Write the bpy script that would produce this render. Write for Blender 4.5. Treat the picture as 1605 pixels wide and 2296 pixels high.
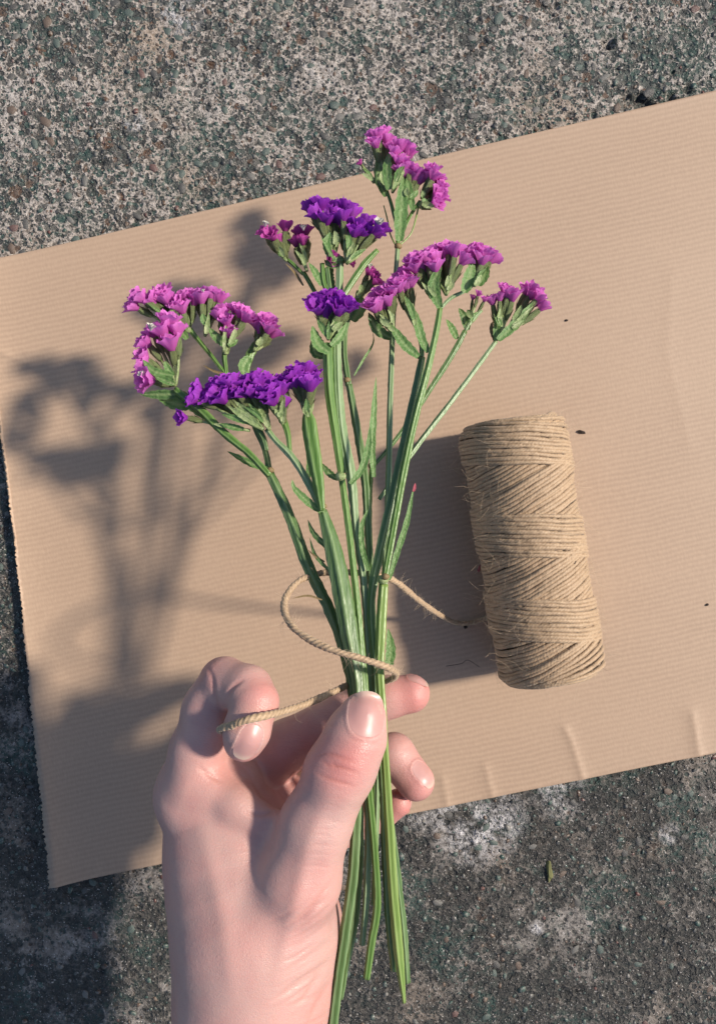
import bpy, bmesh, math, random
import numpy as np
from mathutils import Vector, Matrix, Quaternion
from mathutils.bvhtree import BVHTree

for o in list(bpy.data.objects):
    bpy.data.objects.remove(o)
random.seed(7)
rng = np.random.default_rng(7)
S = bpy.context.scene

# ------------------------------------------------------------------ camera, sky, sun, exposure
D = 0.34                       # camera height above the concrete (m)
G = 0.2025e-3                  # metres on the concrete per unit of the 1605-wide picture grid
SUN_EL, SUN_AZ = math.radians(41), math.radians(79)      # azimuth clockwise from +Y
cd = bpy.data.cameras.new('camera'); cam = bpy.data.objects.new('camera', cd)
S.collection.objects.link(cam); S.camera = cam
cam.location = (0, 0, D)
cd.sensor_fit = 'HORIZONTAL'
cd.angle = 2 * math.atan(802.5 * G / D)
cd.clip_start, cd.clip_end = 0.005, 100
W = bpy.data.worlds.new('World'); S.world = W; W.use_nodes = True
wn = W.node_tree.nodes; bg = wn['Background']
sky = wn.new('ShaderNodeTexSky'); sky.sky_type = 'NISHITA'; sky.sun_disc = False
sky.sun_elevation = SUN_EL; sky.sun_rotation = SUN_AZ
W.node_tree.links.new(sky.outputs[0], bg.inputs[0]); bg.inputs[1].default_value = 0.12
sl = bpy.data.lights.new('sun', 'SUN'); sun = bpy.data.objects.new('sun', sl); S.collection.objects.link(sun)
sl.energy = 5.0; sl.angle = math.radians(4.8); sl.color = (1.0, 0.90, 0.77)
sdir = Vector((math.sin(SUN_AZ) * math.cos(SUN_EL), math.cos(SUN_AZ) * math.cos(SUN_EL), math.sin(SUN_EL)))
sun.rotation_euler = sdir.to_track_quat('Z', 'Y').to_euler(); sun.location = sdir * 2
S.view_settings.view_transform = 'Standard'; S.view_settings.look = 'None'
S.view_settings.gamma = 1; S.view_settings.exposure = 0.06
S.view_settings.use_curve_mapping = False
S.cycles.use_denoising = True

# ------------------------------------------------------------------ helpers
def kk(h): return G * (D - h) / D
def P(x, y, h):
    k = kk(h); return np.array([(x - 802.5) * k, -(y - 1148) * k, h])
def unP(co):
    k = G * (D - co[:, 2]) / D
    return co[:, 0] / k + 802.5, -co[:, 1] / k + 1148
C = S.collection
def link(o, parent=None):
    C.objects.link(o)
    if parent is not None: o.parent = parent
    return o
def mesh_obj(name, verts, faces, m, parent=None, smooth=True, attr=None):
    me = bpy.data.meshes.new(name)
    me.from_pydata([tuple(v) for v in verts], [], faces if isinstance(faces, list) else [tuple(int(i) for i in f) for f in faces])
    if smooth: me.shade_smooth()
    if m is not None: me.materials.append(m)
    if attr:
        for an, vals in attr.items():
            a = me.attributes.new(an, 'FLOAT', 'POINT'); a.data.foreach_set('value', np.asarray(vals, dtype=np.float32))
    me.update()
    return link(bpy.data.objects.new(name, me), parent)
def tag(o, label=None, cat=None, group=None, kind=None):
    if label: o['label'] = label
    if cat: o['category'] = cat
    if group: o['group'] = group
    if kind: o['kind'] = kind
    return o
def empty(name, loc):
    o = bpy.data.objects.new(name, None); o.location = loc; o.empty_display_size = 0.01
    return link(o)
def put(o, parent):            # parent without moving (empties only have a location)
    o.parent = parent; o.matrix_parent_inverse = Matrix.Translation(-parent.location)
    return o
def catmull(pts, n):
    pts = np.asarray(pts, float); m = len(pts)
    if m == 2:
        t = np.linspace(0, 1, n)[:, None]; return pts[0] * (1 - t) + pts[1] * t
    q = np.vstack([2 * pts[0] - pts[1], pts, 2 * pts[-1] - pts[-2]])
    seg = np.linalg.norm(np.diff(pts[:, :3], axis=0), axis=1); cum = np.r_[0, np.cumsum(seg)]
    s = np.linspace(0, cum[-1], n); out = []
    for v in s:
        i = min(max(np.searchsorted(cum, v, side='right') - 1, 0), m - 2)
        t = (v - cum[i]) / max(seg[i], 1e-12)
        a, b, c, d = q[i], q[i + 1], q[i + 2], q[i + 3]
        out.append(.5 * ((2 * b) + (-a + c) * t + (2 * a - 5 * b + 4 * c - d) * t * t + (-a + 3 * b - 3 * c + d) * t ** 3))
    return np.array(out)
def frames(path, up=(0, 0, 1)):
    T = np.gradient(path, axis=0); T /= np.linalg.norm(T, axis=1)[:, None] + 1e-15
    U = np.tile(np.asarray(up, float), (len(path), 1))
    L = np.cross(T, U); L /= np.linalg.norm(L, axis=1)[:, None] + 1e-12
    N = np.cross(L, T)
    return T, L, N
def hash3(i, j, k):
    v = np.sin(i * 127.1 + j * 311.7 + k * 74.7) * 43758.5453
    return v - np.floor(v)
def vnoise(x, y, z=0.0):
    x, y, z = np.broadcast_arrays(np.asarray(x, float), np.asarray(y, float), np.asarray(z, float))
    i, j, k = np.floor(x), np.floor(y), np.floor(z); f, g, h = x - i, y - j, z - k
    f = f * f * (3 - 2 * f); g = g * g * (3 - 2 * g); h = h * h * (3 - 2 * h)
    r = 0
    for a in (0, 1):
        for b in (0, 1):
            for c in (0, 1):
                r = r + hash3(i + a, j + b, k + c) * np.where(a, f, 1 - f) * np.where(b, g, 1 - g) * np.where(c, h, 1 - h)
    return r
def fbm(x, y, z=0.0, o=4):
    r, a = 0, .5
    for q in range(o):
        r = r + a * vnoise(x * 2 ** q + 17 * q, y * 2 ** q, z * 2 ** q); a *= .5
    return r

class NT:
    """small node-tree writer"""
    def __init__(s, name):
        s.m = bpy.data.materials.new(name); s.m.use_nodes = True
        s.t = s.m.node_tree; s.n = s.t.nodes; s.b = s.n['Principled BSDF']; s.out = s.n['Material Output']
        s.co = s.n.new('ShaderNodeTexCoord').outputs['Object']
    def lk(s, a, b):
        if hasattr(a, 'is_output'): s.t.links.new(a, b)
        else: b.default_value = a
    def noise(s, sc, det=3, rough=.55, co=None, dist=0, out='Fac'):
        n = s.n.new('ShaderNodeTexNoise'); s.lk(co or s.co, n.inputs['Vector'])
        n.inputs['Scale'].default_value = sc; n.inputs['Detail'].default_value = det
        n.inputs['Roughness'].default_value = rough; n.inputs['Distortion'].default_value = dist
        return n.outputs[out]
    def voro(s, sc, co=None, feat='F1', rand=1):
        n = s.n.new('ShaderNodeTexVoronoi'); n.feature = feat; s.lk(co or s.co, n.inputs['Vector'])
        n.inputs['Scale'].default_value = sc; n.inputs['Randomness'].default_value = rand
        return n
    def ramp(s, f, stops, interp='LINEAR'):
        n = s.n.new('ShaderNodeValToRGB'); s.lk(f, n.inputs[0]); r = n.color_ramp; r.interpolation = interp
        while len(r.elements) < len(stops): r.elements.new(.5)
        for e, (p, c) in zip(r.elements, stops):
            e.position = p; e.color = (c, c, c, 1) if isinstance(c, (int, float)) else (*c, 1)
        return n.outputs[0]
    def mix(s, f, a, b, mode='MIX'):
        n = s.n.new('ShaderNodeMix'); n.data_type = 'RGBA'; n.blend_type = mode
        s.lk(f, n.inputs[0])
        for v, i in ((a, 6), (b, 7)):
            if isinstance(v, tuple): v = (*v, 1) if len(v) == 3 else v
            s.lk(v, n.inputs[i])
        return n.outputs[2]
    def math(s, op, a, b=0.0, clamp=False):
        n = s.n.new('ShaderNodeMath'); n.operation = op; n.use_clamp = clamp
        s.lk(a, n.inputs[0]); s.lk(b, n.inputs[1]); return n.outputs[0]
    def attr(s, nm):
        n = s.n.new('ShaderNodeAttribute'); n.attribute_name = nm; return n.outputs['Fac']
    def rand(s): return s.n.new('ShaderNodeObjectInfo').outputs['Random']
    def mapping(s, rot=(0, 0, 0), sc=(1, 1, 1), co=None):
        n = s.n.new('ShaderNodeMapping'); s.lk(co or s.co, n.inputs[0])
        n.inputs['Rotation'].default_value = rot; n.inputs['Scale'].default_value = sc; return n.outputs[0]
    def bump(s, h, strength=.5, dist=.001, nrm=None):
        n = s.n.new('ShaderNodeBump'); s.lk(h, n.inputs['Height'])
        n.inputs['Strength'].default_value = strength; n.inputs['Distance'].default_value = dist
        if nrm is not None: s.lk(nrm, n.inputs['Normal'])
        return n.outputs[0]
    def done(s, color, rough=.6, normal=None, **kw):
        if isinstance(color, tuple): color = (*color, 1)
        s.lk(color, s.b.inputs['Base Color']); s.lk(rough, s.b.inputs['Roughness'])
        if normal is not None: s.lk(normal, s.b.inputs['Normal'])
        for k, v in kw.items(): s.lk(v, s.b.inputs[k.replace('_', ' ')])
        return s.m
    def translucent(s, color, fac):
        t = s.n.new('ShaderNodeBsdfTranslucent'); s.lk(color, t.inputs[0])
        mx = s.n.new('ShaderNodeMixShader'); s.lk(fac, mx.inputs[0])
        s.t.links.new(s.b.outputs[0], mx.inputs[1]); s.t.links.new(t.outputs[0], mx.inputs[2])
        s.t.links.new(mx.outputs[0], s.out.inputs[0])

# ------------------------------------------------------------------ materials
def mat_concrete():
    t = NT('weathered_concrete')
    warp = t.n.new('ShaderNodeVectorMath'); warp.operation = 'MULTIPLY_ADD'
    t.lk(t.noise(260, 3, .6, out='Color'), warp.inputs[0]); warp.inputs[1].default_value = (.0030,) * 3; t.lk(t.co, warp.inputs[2])
    wc = warp.outputs[0]
    big = t.noise(7, 3, .6); mid = t.noise(34, 4, .65); mid2 = t.noise(90, 3, .6); fine = t.noise(480, 5, .75); grit = t.noise(1400, 2, .6)
    mortar = t.mix(t.ramp(fine, [(.40, 0), (.58, 1)]), (.10, .088, .076), (.60, .53, .47))
    mortar = t.mix(t.ramp(mid, [(.54, 0), (.72, .6)]), mortar, t.mix(t.ramp(fine, [(.35, 0), (.6, 1)]), (.24, .215, .195), (.68, .64, .61)))
    mortar = t.mix(t.ramp(t.noise(17, 3), [(.54, 0), (.70, .6)]), mortar, (.37, .265, .18))
    stone_cols = [(0, (.022, .030, .028)), (.16, (.030, .072, .060)), (.34, (.028, .030, .028)), (.46, (.075, .09, .078)),
                  (.58, (.040, .037, .033)), (.74, (.12, .115, .10)), (.88, (.13, .068, .038)), (.94, (.026, .060, .05))]
    col = mortar; hgt = t.math('MULTIPLY', fine, 1.2)
    for sc, lo, hi, cov, vs_ in ((700, .22, .62, .9, 1.0), (360, .26, .70, .92, 1.5), (170, .10, .56, .40, 1.2)):
        v = t.voro(sc, wc)
        sep = t.n.new('ShaderNodeSeparateColor'); t.lk(v.outputs['Color'], sep.inputs[0])
        thr = t.math('ADD', t.math('MULTIPLY', sep.outputs[1], hi - lo), lo)
        thr = t.math('ADD', thr, t.math('MULTIPLY', t.math('SUBTRACT', mid, .5), -vs_))
        thr = t.math('ADD', thr, t.math('MULTIPLY', t.math('SUBTRACT', big, .5), -.5))
        thr = t.math('MULTIPLY', thr, t.math('LESS_THAN', sep.outputs[2], cov))
        mask = t.math('MULTIPLY', t.math('SUBTRACT', t.math('ADD', thr, t.math('MULTIPLY', t.math('SUBTRACT', fine, .5), .35)), v.outputs['Distance']), 7, True)
        sc_ = t.ramp(sep.outputs[0], stone_cols, 'CONSTANT')
        sc_ = t.mix(t.math('MULTIPLY', t.ramp(fine, [(.4, 0), (.7, 1)]), .55), sc_, (.22, .21, .19))
        col = t.mix(mask, col, sc_); hgt = t.math('ADD', hgt, t.math('MULTIPLY', mask, -.45))
    # worn green floor paint and dark grime, with shade painted into the lower half
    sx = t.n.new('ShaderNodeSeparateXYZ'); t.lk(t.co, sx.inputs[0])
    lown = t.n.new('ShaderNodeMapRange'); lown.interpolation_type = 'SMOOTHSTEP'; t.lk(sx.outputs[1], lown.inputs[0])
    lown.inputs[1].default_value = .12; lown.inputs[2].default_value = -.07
    grime_shade = t.math('MULTIPLY', lown.outputs[0], t.math('MULTIPLY', t.ramp(mid, [(.52, 1.0), (.70, .35)]), t.ramp(mid2, [(.50, 1), (.70, .45)])))
    col = t.mix(t.math('MULTIPLY', grime_shade, .90), col, t.mix(t.ramp(fine, [(.4, 0), (.66, 1)]), (.014, .015, .014), (.080, .072, .063)))
    col = t.mix(t.math('MULTIPLY', t.ramp(t.noise(22, 4, .7), [(.52, 0), (.60, 1)]), t.ramp(fine, [(.44, .8), (.56, .12)])), col, (.035, .078, .064))
    for (lx, ly, lr, st) in ((1070, 1835, 95, .75), (960, 1800, 60, .5), (1250, 1770, 60, .45), (1203, 2082, 16, .8), (405, 25, 50, .6), (1500, 1870, 22, .6), (300, 270, 25, .5)):   # lime blooms
        dn = t.n.new('ShaderNodeVectorMath'); dn.operation = 'DISTANCE'; t.lk(t.co, dn.inputs[0]); dn.inputs[1].default_value = tuple(P(lx, ly, 0))
        mk = t.math('SUBTRACT', 1, t.math('DIVIDE', dn.outputs['Value'], lr * G * 1.3), True)
        mk = t.math('MULTIPLY', t.math('MULTIPLY', t.ramp(mid2, [(.40, 0), (.55, 1)]), t.ramp(fine, [(.38, 0), (.55, 1)])), t.math('MULTIPLY', mk, st * 2.2, True))
        col = t.mix(mk, col, (.62, .60, .60))
    glint = t.ramp(t.noise(1150, 2, .5), [(.66, 0), (.70, 1)])
    col = t.mix(t.math('MULTIPLY', glint, .75), col, (.68, .64, .60))
    rough = t.ramp(fine, [(.3, .38), (.7, .85)])
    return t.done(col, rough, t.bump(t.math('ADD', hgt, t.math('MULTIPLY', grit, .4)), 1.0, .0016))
def mat_pebble(name, c, c2):
    t = NT(name)
    col = t.mix(t.noise(420, 3, .6), c, c2)
    col = t.mix(t.math('MULTIPLY', t.ramp(t.noise(900, 3, .7), [(.46, 0), (.62, 1)]), .55), col, (.30, .27, .24))
    return t.done(col, t.ramp(t.noise(300), [(.35, .22), (.7, .6)]), t.bump(t.noise(1100, 3), .4, .0005))
def mat_paper():
    t = NT('ribbed_kraft_paper')
    co = t.mapping(rot=(0, 0, math.radians(-12.4)))
    sx = t.n.new('ShaderNodeSeparateXYZ'); t.lk(co, sx.inputs[0])
    warp = t.math('MULTIPLY', t.math('SUBTRACT', t.noise(22, 4, .7, co=co), .5), .0040)
    ph = t.math('MULTIPLY', t.math('ADD', sx.outputs[1], warp), 2 * math.pi / .0023)
    st = t.math('MULTIPLY', t.math('ADD', t.math('SINE', ph), 1), .5)
    streak = t.noise(1, 4, .7, co=t.mapping(sc=(900, 230, 300), co=co))
    st = t.math('ADD', t.math('MULTIPLY', st, .66), t.math('MULTIPLY', streak, .34))
    st = t.math('MULTIPLY', st, t.ramp(t.noise(30, 3, .6, co=t.mapping(sc=(.35, 1, 1), co=co)), [(.25, .45), (.75, 1.2)]))
    fib = t.noise(1, 3, .7, co=t.mapping(sc=(1500, 350, 300), co=co))
    base = t.mix(t.noise(7, 3), (.352, .240, .165), (.402, .288, .206))
    base = t.mix(t.ramp(fib, [(.35, 0), (.75, .45)]), base, (.49, .355, .25))
    col = t.mix(t.math('MULTIPLY', t.ramp(st, [(.15, 0), (.85, 1)]), .50), t.mix(1.0, base, (1.10, 1.10, 1.09), 'MULTIPLY'), t.mix(1.0, base, (.84, .83, .82), 'MULTIPLY'))
    return t.done(col, .52, t.bump(t.math('ADD', t.math('MULTIPLY', st, .6), t.math('MULTIPLY', fib, .9)), .10, .0003), Specular_IOR_Level=.4)
def mat_jute(name, a, b, c):
    t = NT(name)
    f = t.noise(900, 4, .7); g = t.noise(130, 3)
    col = t.mix(t.ramp(f, [(.3, 0), (.7, 1)]), a, b); col = t.mix(t.math('MULTIPLY', g, .55), col, c)
    gr = t.attr('groove'); col = t.mix(t.math('MULTIPLY', gr, .38), col, (.14, .085, .045))
    return t.done(col, .58, t.bump(f, .7, .0004), Sheen_Weight=.25, Sheen_Roughness=.4)
def mat_skin():
    t = NT('pale_skin')
    red = t.attr('red')
    mott = t.noise(52, 5, .65); mott2 = t.noise(260, 3, .6)
    pale = t.mix(mott, (.515, .305, .268), (.585, .375, .33))
    col = t.mix(t.math('MULTIPLY', t.ramp(mott, [(.42, 0), (.66, 1)]), .5), pale, (.56, .255, .225))
    col = t.mix(t.math('MULTIPLY', t.ramp(t.noise(34, 3, .6), [(.45, 0), (.65, 1)]), .35), col, (.46, .29, .275))
    col = t.mix(t.math('ADD', red, t.math('MULTIPLY', t.math('SUBTRACT', mott2, .5), .3), True), col, (.56, .19, .17))
    col = t.mix(t.math('MULTIPLY', t.attr('crease'), .55), col, (.46, .15, .11))
    v = t.voro(1500, feat='DISTANCE_TO_EDGE'); lines = t.ramp(v.outputs['Distance'], [(0, 0), (.22, 1)])
    nz = t.bump(t.noise(1100, 3, .6), .16, .0006)
    nz = t.bump(lines, .20, .0003, nz)
    wr = t.noise(1, 3, .6, co=t.mapping(rot=(0, 0, math.radians(38)), sc=(60, 520, 300)))
    nz = t.bump(wr, .20, .0008, nz)
    return t.done(col, t.ramp(mott2, [(.3, .33), (.7, .5)]), nz, Subsurface_Weight=.13,
                  Subsurface_Radius=(.0034, .0012, .0007), Subsurface_Scale=1.0, Specular_IOR_Level=.45)
def mat_nail():
    t = NT('fingernail')
    tip = t.attr('tip')
    col = t.mix(tip, (.50, .265, .240), (.56, .42, .33))
    return t.done(t.mix(t.math('MULTIPLY', t.noise(200), .3), col, (.54, .32, .295)), .38, t.bump(t.noise(1, 2, co=t.mapping(sc=(900, 120, 120))), .05, .0003),
                  Subsurface_Weight=.15, Subsurface_Radius=(.002, .001, .0006), Subsurface_Scale=1.0, Coat_Weight=.05, Coat_Roughness=.25)
def mat_stem(name, a, b, edge):
    t = NT(name)
    col = t.mix(t.noise(45, 3, .6), a, b)
    col = t.mix(t.ramp(t.noise(1, 3, .6, co=t.mapping(sc=(700, 60, 300))), [(.45, 0), (.75, .4)]), col, edge)
    col = t.mix(t.math('MULTIPLY', t.attr('fin'), .85), col, edge)
    m = t.done(col, .36, t.bump(t.noise(1, 3, .6, co=t.mapping(sc=(1300, 90, 400))), .35, .0007), Specular_IOR_Level=.6)
    t.translucent(col, .12); return m
def mat_leaf(name, a, b):
    t = NT(name)
    col = t.mix(t.ramp(t.noise(330, 4, .7), [(.33, 0), (.66, 1)]), a, b); col = t.mix(t.math('MULTIPLY', t.attr('fin'), .55), col, (.36, .46, .20))
    m = t.done(col, .45, t.bump(t.noise(700, 4), .8, .0009)); t.translucent(col, .22); return m
def mat_petal(name, a, b, c):
    t = NT(name)
    d = t.attr('rim'); r = t.rand()
    col = t.mix(r, a, b); col = t.mix(t.math('MULTIPLY', t.math('SUBTRACT', 1, d, True), .75), col, c)
    col = t.mix(t.math('MULTIPLY', t.ramp(t.noise(600, 3, .65), [(.45, 0), (.7, 1)]), .4), col, tuple(min(1, x * 1.3) for x in b))
    col = t.mix(t.math('MULTIPLY', t.math('POWER', d, 4.0), .35), col, tuple(min(1, x * 1.5 + .05) for x in b))
    col = t.mix(t.math('MULTIPLY', t.attr('vein'), .45), col, tuple(min(1, x * 1.6 + .03) for x in b))
    m = t.done(col, .5, t.bump(t.noise(800, 3), .4, .0005)); t.translucent(col, .42); return m
def mat_plain(name, c, rough=.7, metal=0.0):
    t = NT(name)
    return t.done(t.mix(t.noise(700, 3), c, tuple(x * .55 for x in c)), rough, t.bump(t.noise(900, 3), .5, .0005), Metallic=metal)

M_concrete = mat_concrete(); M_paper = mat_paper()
M_jute = mat_jute('jute_twine', (.32, .210, .122), (.60, .44, .285), (.47, .33, .205))
M_fibre = mat_jute('jute_fibre', (.54, .39, .245), (.72, .56, .39), (.62, .46, .30))
M_skin = mat_skin(); M_nail = mat_nail()
M_stem_blue = mat_stem('bluish_green_stem', (.062, .135, .032), (.115, .205, .062), (.30, .40, .20))
M_stem_green = mat_stem('fresh_green_stem', (.070, .165, .025), (.12, .24, .045), (.28, .40, .15))
M_stem_pale = mat_stem('pale_green_stem', (.16, .26, .10), (.24, .35, .16), (.44, .53, .33))
M_stem_lime = mat_stem('yellow_green_stem', (.15, .26, .045), (.23, .34, .085), (.36, .46, .16))
M_leaf = mat_leaf('leaf_green', (.075, .19, .04), (.15, .29, .085))
M_leaf_dark = mat_leaf('dark_leaf_green', (.045, .12, .03), (.095, .20, .055))
M_calyx = mat_leaf('calyx_green', (.16, .26, .07), (.43, .48, .25))
M_calyx_dark = mat_leaf('brownish_bract_green', (.13, .195, .055), (.34, .36, .17))
M_brown = mat_plain('dry_brown_bract', (.27, .19, .085))
M_redtip = mat_plain('reddish_tip', (.38, .06, .09))
M_pink = mat_petal('pink_magenta_petal', (.62, .11, .48), (.76, .20, .60), (.45, .05, .33))
M_mag = mat_petal('deep_magenta_petal', (.42, .045, .30), (.54, .08, .40), (.25, .02, .13))
M_purple = mat_petal('violet_purple_petal', (.25, .016, .40), (.37, .042, .53), (.24, .014, .20))
M_white = mat_plain('white_petal', (.82, .80, .72), .5)
M_soil = mat_plain('soil_crumb', (.045, .03, .022), .9)
M_moss = mat_plain('dry_moss', (.19, .19, .075), .9)
M_silver = mat_plain('silver_metal', (.7, .7, .72), .22, 1.0)
M_yellow = mat_plain('yellow_pollen_speck', (.55, .33, .02), .6)

# ------------------------------------------------------------------ setting: concrete slab
PAPER = [np.array(c, float) for c in ((-40, 597), (1900, 140), (1900, 1619), (137, 1973))]   # top-left, top-right, bottom-right, bottom-left
def in_paper(x, y, m=0):
    top = 597 + (x + 40) * (140 - 597) / 1940; bot = 1973 + (x - 137) * (1619 - 1973) / 1763
    left = -40 + (y - 597) * 177 / 1376
    return (y > top + m) & (y < bot - m) & (x > left + m)
def ground_h(X, Y):
    n = fbm(X * 55 + 3, Y * 55 + 9, 0, 3) - .45
    f = fbm(X * 300, Y * 300, 3, 3) - .45
    z = n * .0015 + f * .0013
    pit = np.clip((fbm(X * 70 + 40, Y * 70 + 11, 5, 4) - .60) * 12, 0, 1)
    xd = X / G + 802.5; yd = -Y / G + 1148
    pits = pit * np.clip((xd - 1150) / 200, 0, 1) * np.clip((420 - yd) / 150, 0, 1)
    pits = np.maximum(pits, np.clip((fbm(X * 120 + 4, Y * 120 + 61, 5, 3) - .62) * 12, 0, 1) * .22)
    return z - pits * .003
def axis(lo, hi, step, far):
    a = np.arange(lo, hi, step); g = [step]
    ext = []; v = 0; s = step
    while v < far: s *= 1.5; v += s; ext.append(v)
    ext = np.array(ext)
    return np.r_[lo - ext[::-1], a, a[-1] + ext]
xs, ys = axis(-.185, .185, .0008, 1.2), axis(-.255, .255, .0008, 1.2)
X, Y = np.meshgrid(xs, ys); Z = ground_h(X, Y)
ny, nx = X.shape; idx = np.arange(ny * nx).reshape(ny, nx)
F = np.stack([idx[:-1, :-1], idx[:-1, 1:], idx[1:, 1:], idx[1:, :-1]], -1).reshape(-1, 4)
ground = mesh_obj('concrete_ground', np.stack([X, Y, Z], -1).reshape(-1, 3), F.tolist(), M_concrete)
tag(ground, 'weathered grey-green concrete slab with exposed pebbles', kind='structure')

peb_mats = [mat_pebble('dark_green_pebble', (.028, .060, .050), (.055, .095, .08)), mat_pebble('charcoal_pebble', (.025, .027, .027), (.06, .06, .056)),
            mat_pebble('brown_pebble', (.075, .045, .028), (.12, .072, .045)), mat_pebble('grey_pebble', (.08, .082, .075), (.15, .145, .13)),
            mat_pebble('rust_red_pebble', (.085, .03, .024), (.12, .05, .04))]
def pebble_shape(seed):
    r = random.Random(seed); bm = bmesh.new(); bmesh.ops.create_icosphere(bm, subdivisions=1, radius=1)
    for v in bm.verts:
        v.co *= 1 + r.uniform(-.22, .22)
    vs = np.array([v.co[:] for v in bm.verts]); fs = [[v.index for v in f.verts] for f in bm.faces]; bm.free()
    return vs, fs
pshapes = [pebble_shape(i) for i in range(8)]
spots = []; grid = {}
tries = 0
while len(spots) < 4200 and tries < 90000:
    tries += 1
    x, y = rng.uniform(-60, 1665), rng.uniform(-60, 2360)
    if in_paper(x, y, 6): continue
    lower = y > 1500
    r = .0008 + .0019 * rng.random() ** 3.0
    if lower: r *= .85
    if lower and rng.random() < .72: continue
    p = P(x, y, 0); key = (int(p[0] // .004), int(p[1] // .004)); ok = True
    for a in (-1, 0, 1):
        for b in (-1, 0, 1):
            for (q, qr) in grid.get((key[0] + a, key[1] + b), []):
                if (q[0] - p[0]) ** 2 + (q[1] - p[1]) ** 2 < ((qr + r) * 1.02) ** 2: ok = False
    if not ok: continue
    grid.setdefault(key, []).append((p, r)); spots.append((p, r))
spots.sort(key=lambda s: -s[1])
pm = rng.choice(5, size=len(spots), p=[.40, .36, .10, .11, .03])
pmesh = {}
for i, (vs, fs) in enumerate(pshapes):
    for j in range(5):
        me = bpy.data.meshes.new('pebble'); me.from_pydata(vs.tolist(), [], fs); me.shade_smooth(); me.materials.append(peb_mats[j]); pmesh[i, j] = me
gz = lambda x, y: float(ground_h(np.array([x]), np.array([y]))[0])
def peb_tf(p, r, i):
    e = random.Random(i); return (gz(p[0], p[1]) - r * .08, r * e.uniform(.85, 1.35), r * e.uniform(.65, .95), r * .30, e.uniform(0, math.pi))
bigv = [[] for _ in range(5)]; bigf = [[] for _ in range(5)]; cnt = [0] * 5
for i, (p, r) in enumerate(spots):
    z, sx_, sy_, sz_, a = peb_tf(p, r, i); j = int(pm[i])
    if i < 280:
        o = bpy.data.objects.new('pebble', pmesh[i % 8, j]); o.location = (p[0], p[1], z); o.scale = (sx_, sy_, sz_); o.rotation_euler = (0, 0, a); link(o, ground)
    else:
        vs, fs = pshapes[i % 8]; q = vs * np.array([sx_, sy_, sz_]); c, s = math.cos(a), math.sin(a)
        q = np.stack([q[:, 0] * c - q[:, 1] * s + p[0], q[:, 0] * s + q[:, 1] * c + p[1], q[:, 2] + z], -1)
        bigv[j].append(q); bigf[j] += [[k + cnt[j] for k in f] for f in fs]; cnt[j] += len(vs)
allv = np.vstack([np.vstack(b) for b in bigv if b]); allf = []; mi = []; off = 0
for j in range(5):
    if bigv[j]:
        allf += [[k + off for k in f] for f in bigf[j]]; mi += [j] * len(bigf[j]); off += cnt[j]
gravel = mesh_obj('small_pebbles', allv, allf, None, ground)
for m in peb_mats: gravel.data.materials.append(m)
gravel.data.polygons.foreach_set('material_index', mi); tag(gravel, kind='stuff')

# ------------------------------------------------------------------ kraft paper
nu, nv = 320, 420
U, V = np.meshgrid(np.linspace(0, 1, nu), np.linspace(0, 1, nv))
tl, tr, br, bl = PAPER
px = (tl[0] * (1 - U) + tr[0] * U) * (1 - V) + (bl[0] * (1 - U) + br[0] * U) * V
py = (tl[1] * (1 - U) + tr[1] * U) * (1 - V) + (bl[1] * (1 - U) + br[1] * U) * V
px[:, 0] += rng.uniform(-3, 3, nv) + 2.5 * np.sin(np.linspace(0, 60, nv)) * rng.random(nv)      # torn, toothed edge
px[:, 0] += 10 * np.sin(np.linspace(0, 5, nv))
PX, PY = (px - 802.5) * G, -(py - 1148) * G
lift = .0032 * np.exp(-U / .03) + .0024 * np.exp(-(1 - V) / .05) + .0010 * np.exp(-V / .03)
wav = (fbm(PX * 9, PY * 9, 2, 2) - .4) * .0014
def ridge(x, y, pts, w, amp):
    d = np.full(x.shape, 1e9)
    for (a, b) in zip(pts[:-1], pts[1:]):
        a, b = np.array(a, float), np.array(b, float); ab = b - a
        t = np.clip(((x - a[0]) * ab[0] + (y - a[1]) * ab[1]) / (ab @ ab), 0, 1)
        d = np.minimum(d, np.hypot(x - a[0] - t * ab[0], y - a[1] - t * ab[1]))
    return amp * np.exp(-np.abs(d) / w)
fold = ridge(px, py, [(1300, 1740), (1275, 1655), (1262, 1630)], 9, .0006) + ridge(px, py, [(1100, 1780), (1085, 1715)], 9, .0005) \
     + ridge(px, py, [(1500, 620), (1490, 800), (1540, 1000)], 22, .00014) + ridge(px, py, [(1560, 1720), (1545, 1600)], 14, .0007) \
     + ridge(px, py, [(0, 790), (60, 815)], 12, .0008) + ridge(px, py, [(1000, 1800), (990, 1740)], 12, .0006)
PZ = .0026 + lift + wav + fold
idx = np.arange(nu * nv).reshape(nv, nu)
F = np.stack([idx[:-1, :-1], idx[1:, :-1], idx[1:, 1:], idx[:-1, 1:]], -1).reshape(-1, 4)
paper = mesh_obj('kraft_paper', np.stack([PX, PY, PZ], -1).reshape(-1, 3), F.tolist(), M_paper)
md = paper.modifiers.new('thickness', 'SOLIDIFY'); md.thickness = .00025; md.offset = -1
tag(paper, 'large sheet of ribbed brown kraft wrapping paper with a torn edge on the concrete', 'paper')
PAPER_Z = .0035

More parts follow.
